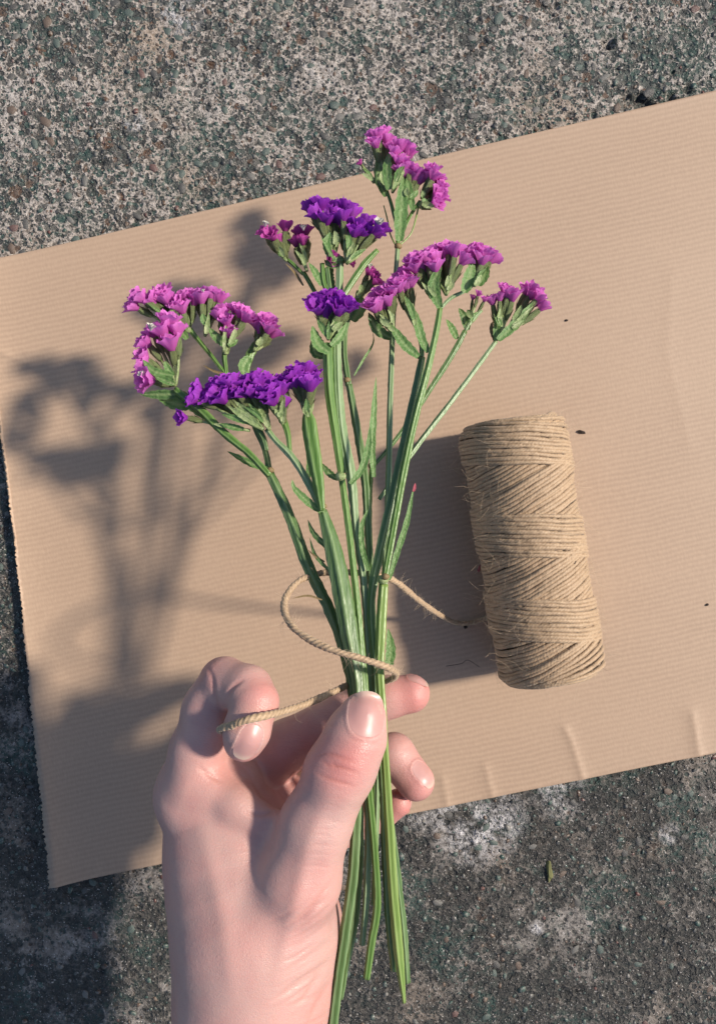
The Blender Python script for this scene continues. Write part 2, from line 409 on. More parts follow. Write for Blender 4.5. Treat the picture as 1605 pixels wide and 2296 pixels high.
# ------------------------------------------------------------------ twine helper
def twine_mesh(path, r, pitch, ns=9):
    """three-ply twisted strand along a dense path"""
    T, L, N = frames(path) if abs(np.gradient(path, axis=0)[:, 2]).max() < 1 else frames(path)
    s = np.r_[0, np.cumsum(np.linalg.norm(np.diff(path, axis=0), axis=1))]
    a = np.arange(ns) / ns * 2 * math.pi
    prof = .80 + .20 * np.abs(np.cos(1.5 * a))
    verts = []; gro = []
    nzr = 1 + .22 * (vnoise(s * 700 + rng.uniform(0, 99), 3.3) - .5) + .18 * (vnoise(s * 230 + rng.uniform(0, 99), 8.1) - .5)
    pz = (vnoise(s * 160 + rng.uniform(0, 99), 1.7) - .5) * 1.6
    for i in range(len(path)):
        ang = a + 2 * math.pi * s[i] / pitch + pz[i]
        verts.append(path[i] + r * nzr[i] * prof[:, None] * (np.cos(ang)[:, None] * L[i] + np.sin(ang)[:, None] * N[i])); gro.append(1 - (prof - .80) / .20)
    verts = np.vstack(verts); n = len(path)
    I = np.arange(n * ns).reshape(n, ns)
    F = np.stack([I[:-1], np.roll(I[:-1], -1, 1), np.roll(I[1:], -1, 1), I[1:]], -1).reshape(-1, 4)
    return verts, F, np.concatenate(gro)
def fibre_mesh(bases, r=.00006):
    """thin curling fibres: list of (point, direction, length)"""
    vs, fs = [], []
    for (p, d, ln) in bases:
        d = np.asarray(d, float); d /= np.linalg.norm(d) + 1e-9
        q = np.array(p, float); pts = [q.copy()]; w = rng.normal(0, 1, 3); w -= d * (w @ d)
        n = 6
        for i in range(n):
            d = d + w * .28 + rng.normal(0, .22, 3); d /= np.linalg.norm(d); q = q + d * ln / n; pts.append(q.copy())
        pts = np.array(pts); pts[:, 2] = np.maximum(pts[:, 2], .0038)
        T, L, N = frames(pts, up=(.3, .2, .93)); b = len(vs)
        for i in range(n + 1):
            rr = r * (1 - .6 * i / n)
            for k in range(3):
                an = k * 2.094; vs.append(pts[i] + rr * (math.cos(an) * L[i] + math.sin(an) * N[i]))
        for i in range(n):
            for k in range(3):
                fs.append([b + i * 3 + k, b + i * 3 + (k + 1) % 3, b + i * 3 + 3 + (k + 1) % 3, b + i * 3 + 3 + k])
    return vs, fs

# ------------------------------------------------------------------ spool of jute twine
SPr = .0228
zc = PAPER_Z + SPr - .0004
sa, sb = P(1143, 943, zc), P(1237, 1518, zc)
ax = sb - sa; SL = np.linalg.norm(ax); ax /= SL
side = np.cross(np.array([0, 0, 1.0]), ax); side /= np.linalg.norm(side)     # points to picture right
if side[0] < 0: side = -side
upv = np.array([0, 0, 1.0])
spool = empty('twine_spool', tuple((sa + sb) / 2 * np.array([1, 1, 0]) + np.array([0, 0, PAPER_Z])))
tag(spool, 'fat cylindrical spool wound with tan jute twine lying on the kraft paper', 'twine spool')
def spool_pt(th, z, r):       # th=0 -> right, pi/2 -> up
    return sa + ax * z + r * (math.cos(th) * side + math.sin(th) * upv)
tr_ = .00094
# cardboard core
cv, cf = [], []
for z, r in ((.003, 0), (.003, .008), (.0015, .0085), (.0015, .0165), (SL - .0015, .0165), (SL - .0015, .0085), (SL - .003, .008), (SL - .003, 0)):
    for k in range(32): cv.append(spool_pt(k / 32 * 2 * math.pi, z, r))
for i in range(7):
    for k in range(32): cf.append([i * 32 + k, i * 32 + (k + 1) % 32, (i + 1) * 32 + (k + 1) % 32, (i + 1) * 32 + k])
put(mesh_obj('core', cv, cf, mat_plain('cardboard_core', (.30, .20, .12))), spool)
def end_r(z):                 # rounded shoulders
    e = min(z, SL - z); return -max(0, .006 - e) ** 2 / .009
def winding(z0, slope, r, seed, flat=False):
    e = random.Random(seed); n = 230; th = np.linspace(0, 2 * math.pi, n)
    ph = e.uniform(-.3, .3); jit = e.uniform(-.00022, .00022)
    slope *= min(1, max(0, min(z0, SL - z0)) / (abs(slope) * SPr + 1e-9)); pts = []
    for t in th:
        z = z0 + slope * SPr * math.cos(t) + jit + .00022 * math.sin(3 * t + ph * 9) + .00012 * math.sin(7 * t + e.random() * .05)
        z = min(max(z, .0008), SL - .0008)
        rr = r + end_r(z) + .00012 * math.sin(5 * t + ph * 7)
        pts.append(spool_pt(t, z, rr))
    v, f, g = twine_mesh(np.array(pts), tr_ * e.uniform(.92, 1.1), .0042, 9)
    return mesh_obj('twine_winding', v, f, M_jute, None, attr={'groove': g})
seed = 0
z = .004
pitch = tr_ * 1.68
while z < SL - .003:
    seed += 1; put(winding(z, -.36, SPr - tr_ * 2.1, seed), spool); z += pitch       # rising to the right
# descending bands laid over them
per = SL / 3.42
for b0, b1 in ((-.001, .19), (.355, .52), (.665, .835)):
    z = b0 * SL + .002
    while z < b1 * SL:
        seed += 1; put(winding(z + .0, .17, SPr - tr_, seed), spool); z += pitch * 1.0
for b0, b1 in ((.235, .33), (.56, .64), (.88, .985)):
    z = b0 * SL
    while z < b1 * SL:
        seed += 1; put(winding(z, -.42, SPr - tr_ * 1.15, seed), spool); z += pitch * 1.0
for zz in (.0012, .0026, SL - .0012, SL - .0026):
    seed += 1; put(winding(zz, .02, SPr - tr_ * 2.4, seed), spool)
fb = []
for i in range(480):
    th = rng.uniform(-.35, math.pi + .35); z = rng.uniform(.001, SL - .001)
    p = spool_pt(th, z, SPr + end_r(z) - .0002); nrm = math.cos(th) * side + math.sin(th) * upv
    tan = -math.sin(th) * side + math.cos(th) * upv
    fb.append((p, nrm * rng.uniform(.15, .9) + tan * rng.normal(0, .9) + ax * rng.normal(0, .8), rng.uniform(.003, .012)))
v, f = fibre_mesh(fb, .00005)
put(tag(mesh_obj('loose_fibres', v, f, M_fibre), kind='stuff'), spool)

# ------------------------------------------------------------------ hand: implicit surface -> one mesh
def rc(x, y, h, r): return (*P(x, y, h), r * .1405e-3)
VX = .00052
lo = P(985, 2470, .10) ; hx0, hx1 = P(325, 2000, .09)[0] - .004, P(985, 1600, .085)[0] + .004
hy0, hy1 = P(500, 2880, .10)[1], P(500, 1455, .10)[1] + .005
hz0, hz1 = .052, .142
gx, gy, gzv = np.arange(hx0, hx1, VX), np.arange(hy0, hy1, VX), np.arange(hz0, hz1, VX)
BIGV = .02
def new_field(): return np.full((len(gx), len(gy), len(gzv)), BIGV, np.float32)
def smin(a, b, k):
    h = np.clip(.5 + .5 * (b - a) / k, 0, 1); return b * (1 - h) + a * h - k * h * (1 - h)
def chain(field, pts, k):
    segs = list(zip(pts[:-1], pts[1:])) if len(pts) > 1 else [(pts[0], pts[0])]
    for a, b in segs:
        a, b = np.array(a, np.float32), np.array(b, np.float32); m = .012
        sl_ = []
        for c, g in enumerate((gx, gy, gzv)):
            l = min(a[c] - a[3], b[c] - b[3]) - m; u = max(a[c] + a[3], b[c] + b[3]) + m
            sl_.append(slice(max(0, int(np.searchsorted(g, l))), int(np.searchsorted(g, u))))
        s0, s1, s2 = sl_
        if s0.start >= s0.stop or s1.start >= s1.stop or s2.start >= s2.stop: continue
        x = gx[s0].astype(np.float32)[:, None, None]; y = gy[s1].astype(np.float32)[None, :, None]; z = gzv[s2].astype(np.float32)[None, None, :]
        ab = b[:3] - a[:3]; L2 = float(ab @ ab)
        if L2 < 1e-12: t = np.zeros_like(x + y + z)
        else: t = np.clip(((x - a[0]) * ab[0] + (y - a[1]) * ab[1] + (z - a[2]) * ab[2]) / L2, 0, 1)
        d = np.sqrt((x - a[0] - t * ab[0]) ** 2 + (y - a[1] - t * ab[1]) ** 2 + (z - a[2] - t * ab[2]) ** 2) - (a[3] + (b[3] - a[3]) * t)
        field[s0, s1, s2] = smin(field[s0, s1, s2], d, k)
    return field
palm = new_field()
chain(palm, [rc(545, 3000, .097, 190), rc(556, 2500, .097, 168), rc(566, 2230, .098, 172), rc(572, 2080, .097, 184), rc(535, 1930, .0905, 170), rc(478, 1805, .089, 122)], .006)
chain(palm, [rc(478, 1805, .089, 120), rc(432, 1775, .092, 80), rc(446, 1680, .096, 60), rc(468, 1592, .099, 54), rc(503, 1530, .101, 58)], .005)   # index proximal
chain(palm, [rc(520, 1790, .080, 92), rc(600, 1850, .076, 100)], .005)                  # deep palm
chain(palm, [rc(600, 1790, .079, 72), rc(690, 1805, .080, 72)], .004)
chain(palm, [rc(470, 1770, .092, 70), rc(530, 1745, .091, 50), rc(560, 1800, .089, 44)], .005)
chain(palm, [rc(440, 1755, .0995, 46), rc(535, 1808, .1035, 34), rc(628, 1862, .1065, 34)], .005)   # web fold
chain(palm, [rc(490, 1860, .093, 95), rc(570, 1915, .094, 85)], .006)
chain(palm, [rc(690, 1865, .080, 90), rc(695, 1965, .078, 70)], .002)
chain(palm, [rc(660, 2080, .095, 100), rc(650, 2200, .096, 96)], .006)
thumb = new_field()
chain(thumb, [rc(600, 2110, .100, 130), rc(670, 1972, .1105, 89), rc(708, 1848, .1125, 76), rc(766, 1722, .1140, 70), rc(797, 1650, .1145, 63), rc(813, 1604, .1142, 48)], .003)
chain(thumb, [rc(752, 1738, .1160, 62), rc(778, 1700, .1165, 58)], .004)                # knuckle swell
hand_f = smin(palm, thumb, .0045)
mid = new_field()
chain(mid, [rc(470, 1800, .080, 80), rc(560, 1745, .080, 70), rc(642, 1674, .0835, 63), rc(770, 1606, .083, 57), rc(868, 1563, .084, 50), rc(921, 1555, .0845, 46)], .002)
hand_f = smin(hand_f, mid, .0016)
ring = new_field()
chain(ring, [rc(560, 1860, .070, 80), rc(690, 1775, .069, 62), rc(800, 1715, .073, 55), rc(884, 1692, .082, 50), rc(931, 1753, .0855, 46)], .002)
hand_f = smin(hand_f, ring, .0014)
pink = new_field()
chain(pink, [rc(640, 1900, .072, 75), rc(760, 1860, .073, 46), rc(850, 1828, .077, 38), rc(893, 1800, .081, 33)], .002)
hand_f = smin(hand_f, pink, .0014)
ind = new_field()
chain(ind, [rc(508, 1530, .103, 55), rc(556, 1546, .109, 52), rc(572, 1574, .113, 49)], .002)
chain(ind, [rc(571, 1578, .1135, 48), rc(553, 1640, .1155, 48), rc(546, 1664, .1148, 41)], .0022)
hand_f = smin(hand_f, ind, .0012)
del palm, thumb, mid, ring, pink, ind
def surface_nets(Fd, h, org):
    s = Fd < 0
    c = [s[i:s.shape[0] - 1 + i, j:s.shape[1] - 1 + j, k:s.shape[2] - 1 + k] for i in (0, 1) for j in (0, 1) for k in (0, 1)]
    anyv = np.logical_or.reduce(c); allv_ = np.logical_and.reduce(c)
    act = anyv & ~allv_; ci = np.argwhere(act)
    vid = np.full(act.shape, -1, np.int64); vid[act] = np.arange(len(ci))
    corners = np.array([(i, j, k) for i in (0, 1) for j in (0, 1) for k in (0, 1)])
    val = np.stack([Fd[ci[:, 0] + o[0], ci[:, 1] + o[1], ci[:, 2] + o[2]] for o in corners], 1)
    acc = np.zeros((len(ci), 3)); cn = np.zeros(len(ci))
    for a in range(8):
        for b in range(a + 1, 8):
            if np.abs(corners[a] - corners[b]).sum() != 1: continue
            m = (val[:, a] < 0) != (val[:, b] < 0)
            t = val[:, a] / (val[:, a] - val[:, b] + 1e-20)
            p = corners[a] + t[:, None] * (corners[b] - corners[a]); acc[m] += p[m]; cn[m] += 1
    pos = org + (ci + acc / cn[:, None]) * h
    faces = []
    for axn in range(3):
        sl0 = [slice(1, -1)] * 3; sl1 = [slice(1, -1)] * 3
        sl0[axn] = slice(0, -1); sl1[axn] = slice(1, None)
        A, B = s[tuple(sl0)], s[tuple(sl1)]
        e = np.argwhere(A != B); fl = A[e[:, 0], e[:, 1], e[:, 2]]
        base = e.copy()
        for q in range(3):
            if q != axn: base[:, q] += 1
        o1, o2 = [q for q in range(3) if q != axn]
        if axn == 1: o1, o2 = o2, o1
        def cell(d1, d2):
            b = base.copy(); b[:, o1] -= d1; b[:, o2] -= d2; return vid[b[:, 0], b[:, 1], b[:, 2]]
        q = np.stack([cell(0, 0), cell(1, 0), cell(1, 1), cell(0, 1)], 1)
        q[~fl] = q[~fl][:, ::-1]
        faces.append(q)
    return pos, np.vstack(faces)
hv, hf = surface_nets(hand_f, VX, np.array([gx[0], gy[0], gzv[0]]))
del hand_f
hf = hf[(hf >= 0).all(1)]
hand = mesh_obj('hand', hv, hf.tolist(), M_skin)
me = hand.data
nr = np.zeros(len(hv) * 3, np.float32); me.vertices.foreach_get('normal', nr); nr = nr.reshape(-1, 3)
xd, yd = unP(hv)
front = np.clip(nr[:, 2] * 2.5, 0, 1)
disp = np.zeros(len(hv)); crease = np.zeros(len(hv))
def poly_d(pts):
    d = np.full(len(hv), 1e9); tt = np.zeros(len(hv))
    for q, (a, b) in enumerate(zip(pts[:-1], pts[1:])):
        a, b = np.array(a, float), np.array(b, float); ab = b - a
        t = np.clip(((xd - a[0]) * ab[0] + (yd - a[1]) * ab[1]) / (ab @ ab), 0, 1)
        dd = np.hypot(xd - a[0] - t * ab[0], yd - a[1] - t * ab[1]); cl_ = dd < d
        tt[cl_] = (q + t[cl_]) / (len(pts) - 1); d = np.minimum(d, dd)
    return d, tt
def add_crease(pts, w, depth, tint=.6, zmin=0):
    global disp, crease
    pts = catmull(np.array(pts, float), 14); d, tt = poly_d(pts); tp_ = np.sin(math.pi * np.clip(tt, 0, 1)) ** .8
    g = np.exp(-(d / w) ** 2) * front * (hv[:, 2] > zmin) * tp_
    disp -= g * depth; disp += depth * .12 * np.exp(-((d - 2.2 * w) / w) ** 2) * front * (hv[:, 2] > zmin) * tp_
    crease = np.maximum(crease, g * tint)
T_ = .112
for pts, w, dp, ti in (
    ([(700, 706), (722, 692), (748, 693), (775, 703), (803, 711)], 4.5, .00028, .6), ([(718, 700), (735, 716), (760, 720), (808, 737)], 4.5, .00036, .8),
    ([(702, 728), (730, 744), (770, 757), (803, 766)], 5, .00034, .7), ([(745, 706), (758, 728)], 4, .00018, .5), ([(775, 650), (800, 662), (830, 656)], 4, .0001, .3)):
    add_crease([(x, y + 1000) for x, y in pts], w * .8, dp * .75, ti, T_)
for pts, w, dp, ti in (
    ([(745, 1975), (713, 2017), (683, 2047), (640, 2075)], 6, .00042, .45), ([(748, 1995), (712, 2030), (672, 2062), (640, 2073)], 5, .0003, .35),
    ([(745, 2150), (697, 2186), (655, 2214), (606, 2252)], 8, .0005, .35), ([(728, 2160), (706, 2200), (683, 2238), (655, 2262)], 7, .0005, .35),
    ([(752, 2100), (685, 2152), (620, 2190)], 9, .00035, .2), ([(752, 2060), (690, 2105), (630, 2130)], 9, .00028, .15), ([(740, 2205), (716, 2245), (690, 2290)], 7, .0005, .3),
    ([(750, 2020), (700, 2068)], 6, .0002, .2), ([(440, 1719), (468, 1738), (500, 1757)], 5, .0005, .4), ([(549, 1523), (523, 1540), (506, 1570)], 5, .0008, .6),
    ([(462, 1490), (476, 1520), (482, 1560), (500, 1600)], 5, .0007, .5), ([(520, 1700), (560, 1740), (575, 1790)], 6, .0004, .3), ([(545, 1822), (585, 1828), (620, 1815)], 6, .0007, .5)):
    add_crease(pts, w * .85, dp * (1.0 if pts[0][1] > 1900 else .6), ti * .9)
rw = random.Random(3)
for i in range(26):                                # fine skin lines of the wrist and the thumb's back
    y0 = rw.uniform(2000, 2290); x0 = rw.uniform(690, 752); ln = rw.uniform(50, 120)
    add_crease([(x0, y0), (x0 - ln * .5, y0 + ln * .33 + rw.uniform(-6, 6)), (x0 - ln, y0 + ln * .55)], 3.4, rw.uniform(.00008, .0002), .22)
for i in range(18):
    y0 = rw.uniform(1760, 1960); x0 = 800 - (y0 - 1760) * .25 + rw.uniform(-40, 0); ln = rw.uniform(30, 70)
    add_crease([(x0, y0), (x0 - ln * .5, y0 - ln * .10 + rw.uniform(-4, 4)), (x0 - ln, y0 - ln * .12)], 3.2, rw.uniform(.00005, .00011), .15, .105)
for i in range(9):
    y0 = rw.uniform(1500, 1640); x0 = rw.uniform(425, 470); add_crease([(x0, y0), (x0 + 12, y0 + 6), (x0 + 24, y0 + 3)], 3, .00008, .15)
for pts, w, hgt in (([(622, 2230), (640, 2120), (668, 2000), (700, 1870), (745, 1770)], 20, .0006), ([(520, 2260), (505, 2100), (470, 1930), (432, 1800)], 22, .0005)):
    d, tt = poly_d(catmull(np.array(pts, float), 14)); disp += hgt * np.exp(-(d / w) ** 2) * front * np.sin(math.pi * tt) ** .7
# soft tendon and bone relief
disp += (fbm(hv[:, 0] * 60, hv[:, 1] * 60, hv[:, 2] * 60, 3) - .44) * .0007
red = np.zeros(len(hv))
for x, y, h, r, a in ((925, 1555, .086, 60, .75), (935, 1760, .088, 60, .55), (895, 1808, .081, 45, .75), (764, 1722, .124, 55, .55), (815, 1680, .124, 40, .35), (590, 1560, .118, 50, .45),
                      (545, 1690, .115, 40, .5), (480, 1740, .1, 60, .35), (620, 1790, .085, 90, .3), (680, 1690, .09, 70, .4), (700, 1980, .118, 60, .3), (470, 1500, .105, 40, .25), (660, 2290, .11, 80, .25), (560, 1830, .1, 60, .25)):
    c = P(x, y, h); red += 1.3 * a * np.exp(-((hv - c) ** 2).sum(1) / (r * .14e-3) ** 2)
# shallow nail beds
NAILS = [  # centre x,y,h, tip direction (picture), half length, half width, facing normal
    ((822, 1602, .118), (.10, -1), 46, 39, (0.10, .30, 1)), ((554, 1662, .120), (-.34, .94), 40, 25, (.42, -.10, 1)),
    ((950, 1737, .089), (.48, .88), 33, 22, (1.0, .55, .75)), ((940, 1518, .086), (1, .12), 26, 22, (.35, 1, .28)), ((918, 1805, .081), (.7, .5), 18, 15, (1, .35, .35))]
nail_info = []
for (cx, cy, ch), td, hl, hw, nn in NAILS:
    c = P(cx, cy, ch); n = np.array(nn, float); n /= np.linalg.norm(n)
    t = np.array([td[0], -td[1], 0.0]); t -= n * (t @ n); t /= np.linalg.norm(t); b = np.cross(n, t)
    nail_info.append((c, n, t, b, hl * .1405e-3, hw * .1405e-3))
for c, n, t, b, hl, hw in nail_info:
    r = hv - c; u = (r @ b) / hw; v_ = (r @ t) / hl; q = np.abs(u) ** 2.6 + np.abs(v_) ** 2.6
    m = np.clip((1.12 - q) / .25, 0, 1) * np.clip((nr @ n) * 3, 0, 1) * (np.abs(r @ n) < hl * 1.6)
    rim = np.exp(-((q - 1.25) / .35) ** 2) * np.clip((nr @ n) * 3, 0, 1) * (np.abs(r @ n) < hl * 1.6) * (v_ < .6)
    disp -= m * .00032; disp += rim * .00022
hv2 = hv + nr * disp[:, None]
me.vertices.foreach_set('co', hv2.astype(np.float32).ravel())
for nm, vals in (('red', np.clip(red, 0, 1)), ('crease', np.clip(crease, 0, 1))):
    a = me.attributes.new(nm, 'FLOAT', 'POINT'); a.data.foreach_set('value', vals.astype(np.float32))
me.update()
tag(hand, 'bare pale left hand and wrist gripping the flower stems between thumb and fingers', 'hand')
bvh = BVHTree.FromPolygons([Vector(v) for v in hv2], hf.tolist())
for c, n, t, b, hl, hw in nail_info:
    vs, tip = [], []; nA, nR = 28, 8
    for i in range(nR + 1):
        for k in range(nA):
            an = 2 * math.pi * k / nA; rr = i / nR
            cu, sv = math.cos(an), math.sin(an); q = (abs(cu) ** 2.6 + abs(sv) ** 2.6) ** (-1 / 2.6)
            u, v_ = rr * q * cu, rr * q * sv
            if v_ > 0: v_ *= 1.04
            p = c + b * u * hw + t * v_ * hl
            hit = bvh.ray_cast(Vector(p + n * .012), Vector(-n), .03)[0]
            q3 = np.array(hit) if hit is not None else p - n * (.5 * hw * u * u)
            vs.append(q3 + n * (.00042 - .00036 * max(0, rr - .75) * 4 * (1 if v_ < .5 else .3))); tip.append(np.clip((v_ - .70 + .10 * u * u) / .30, 0, 1))
    vs = np.array(vs)
    # smooth the plate so that it reads as nail, not skin
    for it in range(6):
        g = vs.reshape(nR + 1, nA, 3); gm = g.copy()
        gm[1:-1] = .5 * g[1:-1] + .125 * (g[:-2] + g[2:] + np.roll(g[1:-1], 1, 1) + np.roll(g[1:-1], -1, 1)); vs = gm.reshape(-1, 3)
    fs = [[i * nA + k, i * nA + (k + 1) % nA, (i + 1) * nA + (k + 1) % nA, (i + 1) * nA + k] for i in range(nR) for k in range(nA)]
    fs = [f[::-1] for f in fs] if np.cross(vs[fs[nA * 4][1]] - vs[fs[nA * 4][0]], vs[fs[nA * 4][2]] - vs[fs[nA * 4][0]]) @ n < 0 else fs
    put(mesh_obj('fingernail', vs, fs, M_nail, attr={'tip': tip}), hand)

# bracelet at the wrist, only glimpsed at the picture's bottom edge
bc = P(556, 2312, .0975); br_ = 172 * .1405e-3
brace = empty('bracelet', tuple(bc)); tag(brace, 'thin silver chain bracelet around the bare wrist', 'bracelet')
vs, fs = [], []
bm = bmesh.new()
for i in range(64):
    a = 2 * math.pi * i / 64; c = bc + np.array([math.cos(a) * br_ * 1.0, math.sin(a * 1) * .0006, math.sin(a) * br_ * 1.0])
    m = Matrix.Translation(Vector(c)) @ Matrix.Rotation(a, 4, 'Y').inverted() @ Matrix.Rotation((i % 2) * 1.57, 4, 'Z') @ Matrix.Diagonal((.55, .55, 1, 1))
    lv, lf = [], []
    for u in range(10):
        for w in range(5):
            A, B = u / 10 * 6.2832, w / 5 * 6.2832
            lv.append(bm.verts.new(m @ Vector(((.0011 + .0003 * math.cos(B)) * math.cos(A), .0003 * math.sin(B), (.0018 + .0003 * math.cos(B)) * math.sin(A)))))
    for u in range(10):
        for w in range(5):
            bm.faces.new((lv[u * 5 + w], lv[((u + 1) % 10) * 5 + w], lv[((u + 1) % 10) * 5 + (w + 1) % 5], lv[u * 5 + (w + 1) % 5]))
bme = bpy.data.meshes.new('chain'); bm.to_mesh(bme); bm.free(); bme.shade_smooth(); bme.materials.append(M_silver)
put(link(bpy.data.objects.new('chain', bme)), brace)
cb = bmesh.new(); bmesh.ops.create_icosphere(cb, subdivisions=2, radius=.0022)
for v_ in cb.verts: v_.co = Vector((v_.co.x * .8, v_.co.y * 1.3, v_.co.z)) + Vector(bc + np.array([-br_ - .0012, .0012, .004]))
cme = bpy.data.meshes.new('clasp'); cb.to_mesh(cme); cb.free(); cme.shade_smooth(); cme.materials.append(M_silver)
put(link(bpy.data.objects.new('clasp', cme)), brace)

# ------------------------------------------------------------------ flowers
def HS(y): return .0995 + (y - 1600) * (3.35e-5 if y < 1600 else .2e-5)         # height of the bundle's axis along the picture
def path3(pts, off):
    out = []
    for p in pts:
        h = HS(p[1]) + off + (p[2] if len(p) > 2 else 0)
        out.append(P(p[0], p[1], h))
    return np.array(out)
def stem_mesh(pts, widths, off, roll=0.0, wave=.18, seed=0, n=None, ends=True):
    c = path3(pts, off)
    ln = np.linalg.norm(np.diff(c, axis=0), axis=1).sum(); n = n or max(10, int(ln / .0011))
    w = np.array(widths, float); full = np.hstack([c, w[:, None]]); q = catmull(full, n); path, wd = q[:, :3], np.maximum(q[:, 3], .5) * .148e-3 * .5
    T, L, N = frames(path)
    s = np.r_[0, np.cumsum(np.linalg.norm(np.diff(path, axis=0), axis=1))]
    K = 20; a = np.arange(K) / K * 2 * math.pi
    e = random.Random(seed); ph = [e.uniform(0, 99) for _ in range(4)]
    verts, fin = [], []
    for i in range(len(path)):
        rad = np.full(K, .60); f = np.zeros(K)
        for j, (fa, amp) in enumerate(((0.15, 1.0), (math.pi - .2, 1.0), (1.7, .62), (4.5, .6))):
            wv = 1 + wave * (2 * float(vnoise(s[i] * 420 + ph[j], j * 7.3)) - 1) + wave * .5 * (2 * float(vnoise(s[i] * 1100 + ph[j], j * 3.1)) - 1)
            da = np.abs((a - fa + math.pi) % (2 * math.pi) - math.pi)
            k = np.clip(1 - da / .36, 0, 1) ** 1.3
            rad = np.maximum(rad, .60 + (amp * wv - .60) * k); f = np.maximum(f, k)
        rad *= 1 - .20 * np.cos(a * 5) * (rad < .62)
        tw = roll + .5 * math.sin(s[i] * 22 + ph[0])
        ca, sn = np.cos(a + tw), np.sin(a + tw)
        verts.append(path[i] + wd[i] * rad[:, None] * (ca[:, None] * L[i] + sn[:, None] * .8 * N[i])); fin.append(f)
    verts = np.vstack(verts); fin = np.concatenate(fin); m = len(path)
    I = np.arange(m * K).reshape(m, K)
    F = np.stack([I[:-1], np.roll(I[:-1], -1, 1), np.roll(I[1:], -1, 1), I[1:]], -1).reshape(-1, 4).tolist()
    F.append(I[0][::-1].tolist()); F.append(I[-1].tolist())
    return verts, F, fin
def leaf_mesh(pts, width, off, fold=.5, seed=0, tipred=False):
    c = path3(pts, off); n = 16; path = catmull(c, n); T, L, N = frames(path)
    e = random.Random(seed); tw = e.uniform(-.6, .6); wd = width * .148e-3 * .5
    vs, fs, fin = [], [], []
    for i in range(n):
        t = i / (n - 1); w = wd * (math.sin(math.pi * min(1, t * .86 + .14)) ** .75 if t < .98 else .04) * (1 + .10 * math.sin(i * 2.3 + seed))
        w = max(w, wd * .03)
        for u, z in ((-1, fold * .5), (-.5, .12), (0, 0), (.5, .12), (1, fold * .5)):
            a = tw * (.3 + .7 * t); l, nn = u * w, z * w
            vs.append(path[i] + (math.cos(a) * l - math.sin(a) * nn) * L[i] + (math.sin(a) * l + math.cos(a) * nn) * N[i]); fin.append(1.0 if u == 0 else (.5 if abs(u) == 1 else 0))
    for i in range(n - 1):
        for k in range(4): fs.append([i * 5 + k, i * 5 + k + 1, i * 5 + 6 + k, i * 5 + 5 + k])
    return vs, fs, fin
def floret_shape(seed, inner=True):
    e = np.random.default_rng(seed); vs, fs, rim, vein = [], [], [], []
    K, R_ = 40, 7
    for lay in range(2):
        sc = 1.0 if lay == 0 else .58; p1, p2, p3, p4 = e.uniform(0, 6.28, 4); b = len(vs); lob = 5 if lay == 0 else 4
        st = e.random(K); tilt = e.uniform(-.18, .18, 2)
        for i in range(R_):
            t = i / (R_ - 1)
            for k in range(K):
                a = 2 * math.pi * k / K
                fr = .11 * math.sin(lob * a + p1) + .06 * math.sin(2 * a + p2) + t ** 3 * .055 * math.sin(13 * a + p3) + t ** 3 * .03 * (st[k] - .5)
                r = sc * (.17 + .83 * t ** .95) * (1 + t * t * fr)
                z = 1.35 * t - .20 * t ** 3 + t * t * (.10 * math.sin(lob * a + p4) + .055 * math.sin(11 * a + p3) + .03 * (st[k] - .5)) + (.10 * t if lay else 0)
                z += t * (tilt[0] * math.cos(a) + tilt[1] * math.sin(a))
                vs.append((r * math.cos(a), r * math.sin(a), z)); rim.append(t); vein.append(st[k] * t)
        for i in range(R_ - 1):
            for k in range(K):
                fs.append([b + i * K + k, b + i * K + (k + 1) % K, b + (i + 1) * K + (k + 1) % K, b + (i + 1) * K + k])
    me = bpy.data.meshes.new('floret'); me.from_pydata(vs, [], fs); me.shade_smooth()
    for nm, q in (('rim', rim), ('vein', vein)):
        a = me.attributes.new(nm, 'FLOAT', 'POINT'); a.data.foreach_set('value', np.array(q, np.float32))
    return me
def calyx_shape(seed):
    e = np.random.default_rng(seed); vs, fs, fin = [], [], []
    K, R = 8, 6
    for i in range(R):
        t = i / (R - 1); r = .16 + .34 * math.sin(math.pi * (.15 + .6 * t)); 
        for k in range(K):
            a = 2 * math.pi * k / K; vs.append((r * math.cos(a), r * math.sin(a), t * 1.0)); fin.append(.15 * (k % 2))
    for i in range(R - 1):
        for k in range(K): fs.append([i * K + k, i * K + (k + 1) % K, (i + 1) * K + (k + 1) % K, (i + 1) * K + k])
    for j in range(5):                                     # pointed bracts
        a = 2 * math.pi * j / 5 + e.uniform(-.3, .3); ln = e.uniform(.55, .85); z0 = e.uniform(0, .22); op = e.uniform(.05, .7); b = len(vs)
        d = np.array([math.cos(a), math.sin(a), 0]); tn = np.array([-math.sin(a), math.cos(a), 0])
        for i in range(5):
            t = i / 4; w = .26 * math.sin(math.pi * (.2 + .78 * t)); c = d * (.30 + .22 * math.sin(2.2 * t) + op * t * t * .6) + np.array([0, 0, z0 + ln * t])
            for u in (-1, 0, 1): vs.append(tuple(c + tn * u * w - d * abs(u) * w * .45)); fin.append(.9 if u == 0 else .35)
        for i in range(4):
            for k in range(2): fs.append([b + i * 3 + k, b + i * 3 + k + 1, b + i * 3 + 4 + k, b + i * 3 + 3 + k])
    for j in range(46):                                    # fine hairs
        a = e.uniform(0, 6.28); z = e.uniform(.1, 1); d = np.array([math.cos(a), math.sin(a), e.uniform(.2, .9)]); b = len(vs); c = np.array([math.cos(a) * .42, math.sin(a) * .42, z])
        tn = np.array([-math.sin(a), math.cos(a), 0]) * .010
        vs += [tuple(c - tn), tuple(c + tn), tuple(c + d * e.uniform(.15, .4))]; fin += [1, 1, 1]; fs.append([b, b + 1, b + 2])
    return vs, fs, fin
FL = [floret_shape(i) for i in range(7)]
